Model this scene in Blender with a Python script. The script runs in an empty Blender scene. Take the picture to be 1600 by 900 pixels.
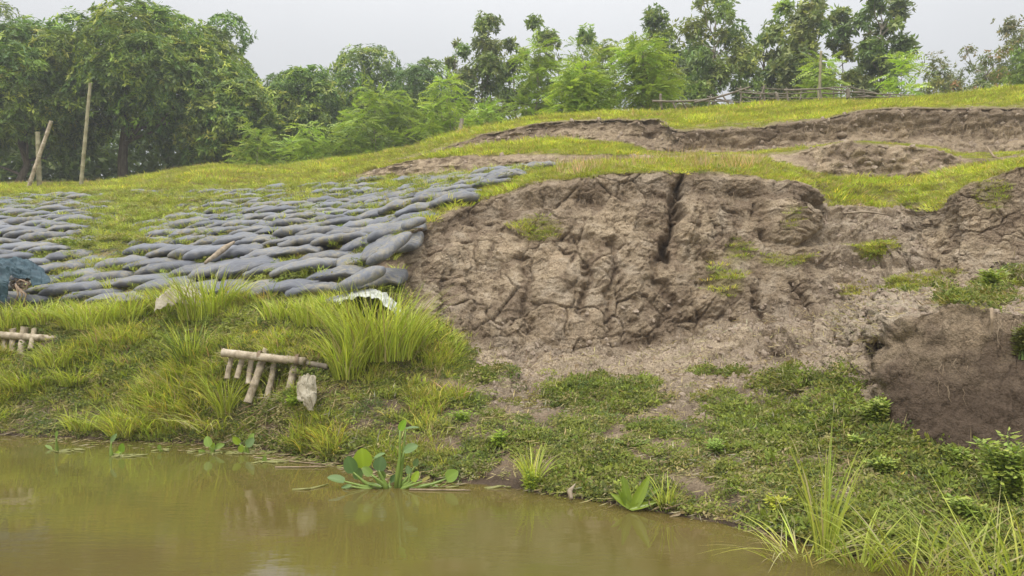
import bpy, math, random
import numpy as np
from mathutils import Vector, Euler

R = math.radians
scene = bpy.context.scene
COL = scene.collection
# ------------------------------------------------------------------ camera
H, F, CX, CY = 1.6, 1232.0, 800.0, 450.0
cam_d = bpy.data.cameras.new('camera')
cam_d.sensor_width = 36.0
cam_d.lens = 36.0 * F / 1600.0
cam_d.clip_start = 0.05
cam_d.clip_end = 2000
cam = bpy.data.objects.new('camera', cam_d)
COL.objects.link(cam)
cam.location = (0, 0, H)
cam.rotation_euler = (R(90), 0, 0)
scene.camera = cam
# ------------------------------------------------------------------ sky + sun
SUN_EL, SUN_AZ = 52.0, 205.0      # azimuth measured from +Y clockwise: behind the camera, a little to the left
w = bpy.data.worlds.new('World')
scene.world = w
w.use_nodes = True
nt = w.node_tree
nt.nodes.clear()
def N(nt, t, **kw):
    n = nt.nodes.new(t)
    for k, v in kw.items():
        setattr(n, k, v)
    return n
L = lambda nt, a, b: nt.links.new(a, b)
out = N(nt, 'ShaderNodeOutputWorld')
sky = N(nt, 'ShaderNodeTexSky', sky_type='NISHITA', sun_disc=False)
sky.sun_elevation = R(SUN_EL)
sky.sun_rotation = R(SUN_AZ)
sky.air_density = 1.0; sky.dust_density = 6.0; sky.ozone_density = 1.0
bg1 = N(nt, 'ShaderNodeBackground'); bg1.inputs[1].default_value = 0.05
hs = N(nt, 'ShaderNodeHueSaturation'); hs.inputs['Saturation'].default_value = 0.6
L(nt, sky.outputs[0], hs.inputs['Color']); L(nt, hs.outputs[0], bg1.inputs[0])
tc = N(nt, 'ShaderNodeTexCoord')
sx = N(nt, 'ShaderNodeSeparateXYZ'); L(nt, tc.outputs['Generated'], sx.inputs[0])
mx = N(nt, 'ShaderNodeMath', operation='MAXIMUM'); L(nt, sx.outputs[2], mx.inputs[0]); mx.inputs[1].default_value = 0
pw = N(nt, 'ShaderNodeMath', operation='POWER'); L(nt, mx.outputs[0], pw.inputs[0]); pw.inputs[1].default_value = 1.9
ma = N(nt, 'ShaderNodeMath', operation='MULTIPLY_ADD'); L(nt, pw.outputs[0], ma.inputs[0])
ma.inputs[1].default_value = 2.4; ma.inputs[2].default_value = 0.425
# soft cloud veil
no = N(nt, 'ShaderNodeTexNoise'); no.inputs['Scale'].default_value = 1.6; no.inputs['Detail'].default_value = 4
L(nt, tc.outputs['Generated'], no.inputs['Vector'])
mr = N(nt, 'ShaderNodeMapRange'); mr.inputs['To Min'].default_value = 0.80; mr.inputs['To Max'].default_value = 1.20
L(nt, no.outputs[0], mr.inputs[0])
mm = N(nt, 'ShaderNodeMath', operation='MULTIPLY'); L(nt, ma.outputs[0], mm.inputs[0]); L(nt, mr.outputs[0], mm.inputs[1])
bg2 = N(nt, 'ShaderNodeBackground'); bg2.inputs[0].default_value = (0.995, 0.995, 0.99, 1)
L(nt, mm.outputs[0], bg2.inputs[1])
ad = N(nt, 'ShaderNodeAddShader'); L(nt, bg1.outputs[0], ad.inputs[0]); L(nt, bg2.outputs[0], ad.inputs[1])
L(nt, ad.outputs[0], out.inputs[0])

sd = bpy.data.lights.new('sun', 'SUN')
sd.energy = 1.5; sd.angle = R(14); sd.color = (1.0, 0.95, 0.86)
sun = bpy.data.objects.new('sun', sd); COL.objects.link(sun)
az, el = R(SUN_AZ), R(SUN_EL)
dirv = Vector((math.sin(az) * math.cos(el), math.cos(az) * math.cos(el), math.sin(el)))
sun.rotation_euler = dirv.to_track_quat('Z', 'Y').to_euler()
sun.location = dirv * 50
scene.view_settings.view_transform = 'Standard'
scene.view_settings.look = 'None'
scene.view_settings.exposure = 0.0
scene.view_settings.gamma = 1.0
scene.render.engine = 'CYCLES'
scene.cycles.use_denoising = True
scene.cycles.max_bounces = 6
scene.cycles.diffuse_bounces = 3
scene.cycles.glossy_bounces = 3
scene.cycles.transparent_max_bounces = 6
scene.cycles.volume_bounces = 0

rng = np.random.default_rng(7)
random.seed(7)

# ------------------------------------------------------------------ noise
_perm = np.random.default_rng(1).permutation(256).astype(np.int32)
_perm = np.concatenate([_perm, _perm])
_g = np.array([[1,1,0],[-1,1,0],[1,-1,0],[-1,-1,0],[1,0,1],[-1,0,1],[1,0,-1],[-1,0,-1],
               [0,1,1],[0,-1,1],[0,1,-1],[0,-1,-1],[1,1,0],[-1,1,0],[0,-1,1],[0,-1,-1]], np.float32)
def perlin(x, y, z):
    x, y, z = [np.asarray(a, np.float32) for a in np.broadcast_arrays(x, y, z)]
    xi, yi, zi = np.floor(x).astype(np.int32), np.floor(y).astype(np.int32), np.floor(z).astype(np.int32)
    xf, yf, zf = x - xi, y - yi, z - zi
    xi &= 255; yi &= 255; zi &= 255
    u, v, w_ = [t*t*t*(t*(t*6-15)+10) for t in (xf, yf, zf)]
    def gr(dx, dy, dz):
        h = _perm[_perm[_perm[(xi+dx) & 255] + ((yi+dy) & 255)] + ((zi+dz) & 255)] & 15
        g = _g[h]
        return g[..., 0]*(xf-dx) + g[..., 1]*(yf-dy) + g[..., 2]*(zf-dz)
    a = gr(0,0,0)*(1-u)+gr(1,0,0)*u; b = gr(0,1,0)*(1-u)+gr(1,1,0)*u
    c = gr(0,0,1)*(1-u)+gr(1,0,1)*u; d = gr(0,1,1)*(1-u)+gr(1,1,1)*u
    return (a*(1-v)+b*v)*(1-w_) + (c*(1-v)+d*v)*w_
def fbm(x, y, z, o=4, g=0.5):
    s = 0; a = 1.0; t = 0
    for i in range(o):
        s = s + a*perlin(x*2**i+i*17.3, y*2**i+i*5.1, z*2**i+i*9.7); t += a; a *= g
    return s/t
def ridged(x, y, z, o=3):
    s = 0; a = 1.0; t = 0
    for i in range(o):
        s = s + a*(1-2*np.abs(perlin(x*2**i+i*7.3, y*2**i+3.1*i, z*2**i+i*4.7))); t += a; a *= 0.5
    return s/t
def voronoi(x, y, z, seed=0):
    """F1 and F2-F1 distances, plus a random value per cell"""
    xi, yi, zi = np.floor(x).astype(np.int32), np.floor(y).astype(np.int32), np.floor(z).astype(np.int32)
    f1 = np.full(x.shape, 9., np.float32); f2 = f1.copy(); cid = np.zeros(x.shape, np.float32)
    for dx in (-1, 0, 1):
        for dy in (-1, 0, 1):
            for dz in (-1, 0, 1):
                a, b, c = xi+dx, yi+dy, zi+dz
                h = _perm[_perm[_perm[(a+seed) & 255] + (b & 255)] + (c & 255)]
                h2 = _perm[(h+37) & 255]; h3 = _perm[(h2+91) & 255]
                d = np.sqrt((a+h/255.-x)**2 + (b+h2/255.-y)**2 + (c+h3/255.-z)**2)
                m = d < f1
                f2 = np.where(m, f1, np.minimum(f2, d)); cid = np.where(m, h/255., cid)
                f1 = np.where(m, d, f1)
    return f1, f2-f1, cid
def sst(a, b, x):
    t = np.clip((x-a)/(b-a), 0, 1); return t*t*(3-2*t)

# ------------------------------------------------------------------ mesh helpers
def mesh_np(name, verts, faces_idx, face_sizes, mat=None, smooth=True, cols=None, extra=None):
    me = bpy.data.meshes.new(name)
    verts = np.asarray(verts, np.float32).reshape(-1, 3)
    fi = np.asarray(faces_idx, np.int32).ravel(); fs = np.asarray(face_sizes, np.int32)
    me.vertices.add(len(verts)); me.vertices.foreach_set('co', verts.ravel())
    me.loops.add(len(fi)); me.loops.foreach_set('vertex_index', fi)
    me.polygons.add(len(fs))
    st = np.zeros(len(fs), np.int32); st[1:] = np.cumsum(fs)[:-1]
    me.polygons.foreach_set('loop_start', st)
    me.polygons.foreach_set('use_smooth', np.full(len(fs), bool(smooth)))
    if cols is not None:
        a = me.attributes.new('col', 'FLOAT_VECTOR', 'POINT')
        a.data.foreach_set('vector', np.asarray(cols, np.float32).ravel())
    if extra:
        for k, v in extra.items():
            a = me.attributes.new(k, 'FLOAT', 'POINT'); a.data.foreach_set('value', np.asarray(v, np.float32).ravel())
    me.update(calc_edges=True)
    if mat: me.materials.append(mat)
    return me
class MB:
    def __init__(s): s.v = []; s.f = []; s.c = []; s.n = 0
    def add(s, verts, faces, col=None):
        verts = np.asarray(verts, float).reshape(-1, 3)
        s.v.append(verts)
        for f in faces: s.f.append([i+s.n for i in f])
        s.c.append(np.tile(np.asarray(col if col is not None else (1, 1, 1), float), (len(verts), 1)) if np.ndim(col) < 2 else np.asarray(col))
        s.n += len(verts)
    def tube(s, pts, rad, seg=8, cap=True, col=None, wob=0.0):
        pts = [Vector(p) for p in pts]; n = len(pts)
        rad = [rad]*n if np.isscalar(rad) else list(rad)
        V = []; up = None
        for i, p in enumerate(pts):
            d = (pts[min(i+1, n-1)] - pts[max(i-1, 0)]).normalized()
            if up is None:
                up = Vector((0, 0, 1)) if abs(d.z) < 0.9 else Vector((1, 0, 0))
            a = d.cross(up).normalized(); b = a.cross(d).normalized(); up = b
            for k in range(seg):
                t = 2*math.pi*k/seg
                r = rad[i]*(1+wob*random.uniform(-1, 1))
                V.append(p + a*math.cos(t)*r + b*math.sin(t)*r)
        Fc = []
        for i in range(n-1):
            for k in range(seg):
                k2 = (k+1) % seg
                Fc.append([i*seg+k, i*seg+k2, (i+1)*seg+k2, (i+1)*seg+k])
        if cap:
            Fc.append(list(range(seg))[::-1]); Fc.append([(n-1)*seg+k for k in range(seg)])
        s.add(V, Fc, col)
    def mesh(s, name, mat, smooth=True):
        v = np.concatenate(s.v); c = np.concatenate(s.c)
        fs = [len(f) for f in s.f]; fi = [i for f in s.f for i in f]
        return mesh_np(name, v, fi, fs, mat, smooth, c)
    def build(s, name, mat, parent=None, smooth=True):
        return link(name, s.mesh(name, mat, smooth), parent)
def link(name, me, parent=None, loc=None):
    o = bpy.data.objects.new(name, me); COL.objects.link(o)
    if parent: o.parent = parent
    if loc is not None: o.location = loc
    return o
def tag(o, label=None, cat=None, group=None, kind=None):
    if label: o['label'] = label
    if cat: o['category'] = cat
    if group: o['group'] = group
    if kind: o['kind'] = kind
    return o
def thing(name, label, cat, loc=(0, 0, 0), rz=0, group=None):
    o = bpy.data.objects.new(name, None); COL.objects.link(o); o.empty_display_size = .1
    o.location = loc; o.rotation_euler = (0, 0, rz)
    return tag(o, label, cat, group)
def P(px, py, D):
    return Vector(((px-CX)/F*D, D, H-(py-CY)/F*D))

# quads of leaves: base b, direction d, side s, length l, width wd  -> diamond folded along its rib
def leaf_quads(b, d, s, l, wd, fold=0.12, shape=0.45):
    l = l[:, None]; wd = wd[:, None]
    nrm = np.cross(d, s)
    m = b + d*l*shape
    v = np.stack([b, m + s*wd*.5 + nrm*wd*fold, b + d*l - nrm*l*.06, m - s*wd*.5 + nrm*wd*fold], 1)
    return v.reshape(-1, 3)
def norm(a): return a/np.maximum(np.linalg.norm(a, axis=-1, keepdims=True), 1e-9)
def rdir(n, r): return norm(r.normal(size=(n, 3)))
def quads_mesh(name, v, c, mat, smooth=False):
    n = len(v)//4
    return mesh_np(name, v, np.arange(n*4), np.full(n, 4), mat, smooth, np.repeat(c, 4, 0))

# ribbons (grass blades): vectorised
def blades(r, n, h, spread, width, droop, seg=4, lean=0.25, base=None, hv=0.35):
    """-> verts (n, seg+1, 2, 3)"""
    ang = r.uniform(0, 2*np.pi, n); rad = spread*np.sqrt(r.uniform(0, 1, n))
    b = np.stack([np.cos(ang)*rad, np.sin(ang)*rad, np.zeros(n)], 1) if base is None else base
    hh = h*r.uniform(1-hv, 1+hv*.5, n)
    oa = ang + r.normal(0, .7, n)
    o = np.stack([np.cos(oa), np.sin(oa)], 1)
    ln = lean*r.uniform(.2, 1.6, n); dr = droop*r.uniform(.2, 1.5, n)
    t = np.linspace(0, 1, seg+1)
    out_ = hh[:, None]*(ln[:, None]*t + dr[:, None]*t**2.5)
    up = hh[:, None]*(t - .45*(dr[:, None]**1.3)*t**3)
    c = np.zeros((n, seg+1, 3)); c[..., :2] = b[:, None, :2] + o[:, None, :]*out_[..., None]; c[..., 2] = b[:, None, 2]+up
    sa = oa + np.pi/2 + r.normal(0, .8, n)
    sd_ = np.stack([np.cos(sa), np.sin(sa), np.zeros(n)], 1)
    wt = width*r.uniform(.7, 1.3, n)[:, None]*np.clip(np.stack([.75 if i == 0 else (1.0 if i < seg*.6 else 1-(i/seg-.55)/.47) for i in range(seg+1)])[None, :], .04, 1)
    v = np.stack([c - sd_[:, None, :]*wt[..., None]*.5, c + sd_[:, None, :]*wt[..., None]*.5], 2)
    return v
def blades_mesh(name, v, cols, mat):
    n, s1, _, _ = v.shape
    base = (np.arange(n)*(s1*2))[:, None, None]
    k = np.arange(s1-1)[None, :, None]*2
    f = base + k + np.array([0, 1, 3, 2])[None, None, :]
    c = np.repeat(cols, s1*2, 0)
    return mesh_np(name, v.reshape(-1, 3), f.ravel(), np.full(n*(s1-1), 4), mat, True, c)

# ------------------------------------------------------------------ materials
def newmat(name):
    m = bpy.data.materials.new(name); m.use_nodes = True; m.node_tree.nodes.clear()
    return m, m.node_tree
def noise(nt, scale, detail=4, rough=.55, vec=None, dist=0):
    n = N(nt, 'ShaderNodeTexNoise'); n.inputs['Scale'].default_value = scale
    n.inputs['Detail'].default_value = detail; n.inputs['Roughness'].default_value = rough; n.inputs['Distortion'].default_value = dist
    if vec is not None: L(nt, vec, n.inputs['Vector'])
    return n.outputs[0]
def ramp(nt, fac, stops):
    n = N(nt, 'ShaderNodeValToRGB'); e = n.color_ramp.elements
    e[0].position, e[0].color = stops[0][0], (*stops[0][1], 1)
    e[1].position, e[1].color = stops[-1][0], (*stops[-1][1], 1)
    for p, c in stops[1:-1]:
        x = e.new(p); x.color = (*c, 1)
    L(nt, fac, n.inputs[0]); return n.outputs[0]
def mixc(nt, fac, a, b, mode='MIX'):
    n = N(nt, 'ShaderNodeMix', data_type='RGBA', blend_type=mode)
    for s, i in ((fac, 0), (a, 6), (b, 7)):
        if isinstance(s, (int, float)): n.inputs[i].default_value = s
        elif isinstance(s, tuple): n.inputs[i].default_value = (*s, 1)
        else: L(nt, s, n.inputs[i])
    return n.outputs[2]
def math_(nt, op, a, b=None, c=None, clamp=False):
    n = N(nt, 'ShaderNodeMath', operation=op, use_clamp=clamp)
    for i, s in enumerate((a, b, c)):
        if s is None: continue
        if isinstance(s, (int, float)): n.inputs[i].default_value = s
        else: L(nt, s, n.inputs[i])
    return n.outputs[0]
def attr(nt, name, typ='GEOMETRY'):
    n = N(nt, 'ShaderNodeAttribute', attribute_name=name, attribute_type=typ); return n
def objcoord(nt):
    return N(nt, 'ShaderNodeTexCoord').outputs['Object']
def bump(nt, h, strength=.5, dist=.01, prev=None):
    n = N(nt, 'ShaderNodeBump'); n.inputs['Strength'].default_value = strength; n.inputs['Distance'].default_value = dist
    L(nt, h, n.inputs['Height'])
    if prev is not None: L(nt, prev, n.inputs['Normal'])
    return n.outputs[0]
def principled(nt, color, rough=.8, normal=None, spec=.3):
    b = N(nt, 'ShaderNodeBsdfPrincipled')
    if isinstance(color, tuple): b.inputs['Base Color'].default_value = (*color, 1)
    else: L(nt, color, b.inputs['Base Color'])
    if isinstance(rough, (int, float)): b.inputs['Roughness'].default_value = rough
    else: L(nt, rough, b.inputs['Roughness'])
    b.inputs['Specular IOR Level'].default_value = spec
    if normal is not None: L(nt, normal, b.inputs['Normal'])
    return b
def outp(nt, sh):
    o = N(nt, 'ShaderNodeOutputMaterial'); L(nt, sh, o.inputs[0])
def leaf_mat(name, typ='GEOMETRY', rough=.5, trans=.35, spec=.3, tint=None):
    m, nt = newmat(name)
    a = attr(nt, 'col', typ).outputs['Color']
    if typ == 'INSTANCER':
        g = attr(nt, 'col', 'GEOMETRY').outputs['Color']
        a = mixc(nt, 1.0, a, g, 'MULTIPLY')
    b = principled(nt, a, rough, None, spec)
    t = N(nt, 'ShaderNodeBsdfTranslucent'); L(nt, mixc(nt, 1.0, a, (1.15, 1.2, .55), 'MULTIPLY'), t.inputs[0])
    mxs = N(nt, 'ShaderNodeMixShader'); mxs.inputs[0].default_value = trans
    L(nt, b.outputs[0], mxs.inputs[1]); L(nt, t.outputs[0], mxs.inputs[2]); outp(nt, mxs.outputs[0])
    return m
M_leaf = leaf_mat('leaf', rough=.45, trans=.3)
M_blade = leaf_mat('grass_blade', rough=.5, trans=.35)
M_inst = leaf_mat('ground_cover', 'INSTANCER', rough=.6, trans=.35, spec=.2)
M_aqua = leaf_mat('hyacinth_leaf', rough=.28, trans=.3, spec=.5)

def mud_material():
    m, nt = newmat('mud')
    oc = objcoord(nt)
    veg, wet, dark, dust = [attr(nt, k).outputs['Fac'] for k in ('veg', 'wet', 'cav', 'pale')]
    n1 = noise(nt, 1.1, 6, .6, oc); n2 = noise(nt, 9, 6, .65, oc); n3 = noise(nt, 55, 5, .7, oc)
    mpz = N(nt, 'ShaderNodeMapping'); mpz.inputs['Scale'].default_value = (5, 5, .9); L(nt, oc, mpz.inputs[0])
    nstreak = noise(nt, 1.6, 5, .6, mpz.outputs[0])
    c = ramp(nt, n1, [(.3, (.27, .212, .150)), (.5, (.365, .295, .214)), (.7, (.450, .372, .282))])
    c2 = ramp(nt, n2, [(.25, (.20, .150, .102)), (.5, (.355, .283, .205)), (.75, (.52, .44, .345))])
    c = mixc(nt, .5, c, c2)
    c = mixc(nt, math_(nt, 'MULTIPLY', nstreak, .30), c, (.42, .352, .270))
    c = mixc(nt, 1.0, c, ramp(nt, attr(nt, 'tone').outputs['Fac'], [(.1, (.74, .70, .66)), (.5, (1.02, 1.0, .93)), (.9, (1.26, 1.22, 1.13))]), 'MULTIPLY')
    c = mixc(nt, math_(nt, 'MULTIPLY', dust, .6), c, (.48, .415, .330))
    f3 = ramp(nt, n3, [(.32, (.52, .50, .48)), (.5, (1, 1, 1)), (.68, (1.30, 1.28, 1.25))])
    c = mixc(nt, 1.0, c, f3, 'MULTIPLY')
    # damp clay, plus the shade painted beneath the upper scarp's turf lip
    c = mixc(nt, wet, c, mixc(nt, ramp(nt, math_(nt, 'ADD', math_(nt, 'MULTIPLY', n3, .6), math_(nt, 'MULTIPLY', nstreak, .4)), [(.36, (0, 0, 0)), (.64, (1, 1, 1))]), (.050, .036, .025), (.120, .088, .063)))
    # carved grooves and cracks blend to a darker brown
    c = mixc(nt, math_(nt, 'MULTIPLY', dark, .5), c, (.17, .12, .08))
    # turf thatch / moss
    g = ramp(nt, n2, [(.3, (.13, .125, .035)), (.5, (.23, .225, .06)), (.7, (.30, .27, .10))])
    g = mixc(nt, .6, g, f3, 'MULTIPLY')
    c = mixc(nt, veg, c, g)
    rough = math_(nt, 'MULTIPLY_ADD', wet, -.15, .95)
    h = math_(nt, 'ADD', math_(nt, 'MULTIPLY', n2, .6), math_(nt, 'MULTIPLY', n3, .35))
    nv = noise(nt, 170, 3, .7, oc)
    h = math_(nt, 'ADD', h, math_(nt, 'MULTIPLY', nv, .12))
    vo = N(nt, 'ShaderNodeTexVoronoi'); vo.inputs['Scale'].default_value = 26; L(nt, oc, vo.inputs['Vector'])
    vo2 = N(nt, 'ShaderNodeTexVoronoi'); vo2.inputs['Scale'].default_value = 70; L(nt, oc, vo2.inputs['Vector'])
    h = math_(nt, 'ADD', h, math_(nt, 'MULTIPLY', vo.outputs[0], -.30)); h = math_(nt, 'ADD', h, math_(nt, 'MULTIPLY', vo2.outputs[0], -.16))
    nm = bump(nt, h, 1.0, .07)
    nm.node.inputs['Strength'].default_value = 1.0; L(nt, math_(nt, 'MULTIPLY_ADD', wet, -.25, 1.0), nm.node.inputs['Strength'])
    outp(nt, principled(nt, c, rough, nm, .08).outputs[0])
    return m
M_mud = mud_material()

def simple(name, c1, c2, scale=6, rough=.8, bscale=60, bstr=.3, bdist=.005, spec=.3, stretch=None, metallic=0, third=None):
    m, nt = newmat(name)
    oc = objcoord(nt)
    vec = oc
    if stretch:
        mp = N(nt, 'ShaderNodeMapping'); mp.inputs['Scale'].default_value = stretch; L(nt, oc, mp.inputs[0]); vec = mp.outputs[0]
    n1 = noise(nt, scale, 6, .65, vec); n2 = noise(nt, bscale, 4, .6, vec)
    st = [(.3, c1), (.7, c2)] if not third else [(.3, c1), (.52, c2), (.72, third)]
    c = ramp(nt, n1, st)
    c = mixc(nt, .35, c, ramp(nt, n2, [(.3, (.6, .6, .6)), (.7, (1.25, 1.25, 1.25))]), 'MULTIPLY')
    a = attr(nt, 'col').outputs['Color']
    c = mixc(nt, 1.0, c, a, 'MULTIPLY')
    outp(nt, principled(nt, c, rough, bump(nt, n2, bstr, bdist), spec).outputs[0])
    return m
M_bark = simple('bark', (.10, .08, .06), (.24, .20, .155), 5, .9, 40, .8, .02, stretch=(3, 3, .5))
M_palebark = simple('pale_bark', (.20, .17, .13), (.36, .32, .25), 5, .9, 40, .6, .015, stretch=(3, 3, .6))
M_bamboo = simple('weathered_bamboo', (.17, .135, .09), (.40, .335, .24), 11, .8, 70, .7, .006, third=(.54, .48, .38))
M_drybamboo = simple('old_bamboo_pole', (.20, .18, .11), (.36, .33, .20), 7, .75, 55, .5, .004)
M_greybamboo = simple('grey_bamboo', (.11, .095, .075), (.25, .215, .165), 7, .8, 55, .5, .004)
M_root = simple('root', (.16, .115, .07), (.36, .28, .19), 9, .85, 60, .4, .004)
M_wood = simple('driftwood', (.15, .115, .075), (.40, .33, .24), 9, .85, 60, .7, .006)
M_clod = simple('mud_clod', (.22, .165, .115), (.40, .33, .26), 6, .95, 40, .7, .02)
M_tarp = simple('blue_tarp', (.014, .034, .046), (.035, .072, .092), 7, .6, 90, .4, .004, third=(.065, .105, .122))
M_plastic = simple('white_plastic', (.24, .26, .20), (.50, .52, .47), 14, .5, 60, .4, .006, third=(.66, .68, .65))
M_sack = simple('pale_sack', (.22, .19, .12), (.46, .42, .33), 8, .7, 90, .5, .006)
M_rope = simple('rope', (.16, .11, .07), (.36, .27, .19), 14, .9, 90, .6, .004)
M_bed = simple('river_bed', (.10, .08, .05), (.16, .13, .09), 3, .9, 30, .4, .02)

def bag_material():
    m, nt = newmat('geotextile')
    oc = objcoord(nt)
    gp = N(nt, 'ShaderNodeNewGeometry').outputs['Position']
    oi = N(nt, 'ShaderNodeObjectInfo').outputs['Random']
    n1 = noise(nt, 1.7, 5, .6, gp); n2 = noise(nt, 14, 5, .65, gp); n3 = noise(nt, 120, 3, .6, oc)
    base = mixc(nt, oi, (.070, .078, .098), (.160, .172, .200))
    base = mixc(nt, math_(nt, 'MULTIPLY', n2, .5), base, (.20, .205, .215))
    nz = N(nt, 'ShaderNodeSeparateXYZ'); L(nt, N(nt, 'ShaderNodeNewGeometry').outputs['Normal'], nz.inputs[0])
    mud = math_(nt, 'MULTIPLY', ramp(nt, n1, [(.42, (0, 0, 0)), (.6, (1, 1, 1))]), ramp(nt, n2, [(.4, (0, 0, 0)), (.62, (1, 1, 1))]))
    c = mixc(nt, math_(nt, 'MULTIPLY', mud, .8), base, (.25, .22, .14))
    wv = N(nt, 'ShaderNodeTexWave'); wv.inputs['Scale'].default_value = 5; wv.inputs['Distortion'].default_value = 6; L(nt, oc, wv.inputs[0])
    h = math_(nt, 'ADD', math_(nt, 'MULTIPLY', n2, .8), math_(nt, 'MULTIPLY', wv.outputs[1], .25))
    h = math_(nt, 'ADD', h, math_(nt, 'MULTIPLY', n3, .1))
    outp(nt, principled(nt, c, .55, bump(nt, h, .6, .025), .4).outputs[0])
    return m
M_bag = bag_material()

def water_material():
    m, nt = newmat('muddy_water')
    oc = objcoord(nt)
    n0 = noise(nt, .35, 4, .55, oc)
    c = ramp(nt, n0, [(.3, (.104, .070, .026)), (.5, (.108, .090, .025)), (.7, (.094, .098, .024))])
    mp = N(nt, 'ShaderNodeMapping'); mp.inputs['Scale'].default_value = (1.2, 3.6, 1); mp.inputs['Rotation'].default_value = (0, 0, R(12)); L(nt, oc, mp.inputs[0])
    w1 = noise(nt, 1.3, 3, .5, mp.outputs[0], .6); w2 = noise(nt, 5.5, 4, .55, mp.outputs[0], .4)
    patch = ramp(nt, noise(nt, .7, 3, .5, oc), [(.45, (.10, .10, .10)), (.58, (1, 1, 1))])
    h = math_(nt, 'ADD', math_(nt, 'MULTIPLY', w1, .6), math_(nt, 'MULTIPLY', math_(nt, 'MULTIPLY', w2, patch), .55))
    nm = bump(nt, h, .12, .020)
    b = principled(nt, c, .04, nm, .6); b.inputs['IOR'].default_value = 1.42
    outp(nt, b.outputs[0])
    return m
M_water = water_material()

# ------------------------------------------------------------------ the riverbank
def wl(py): return H*F/(py-CY)
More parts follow.
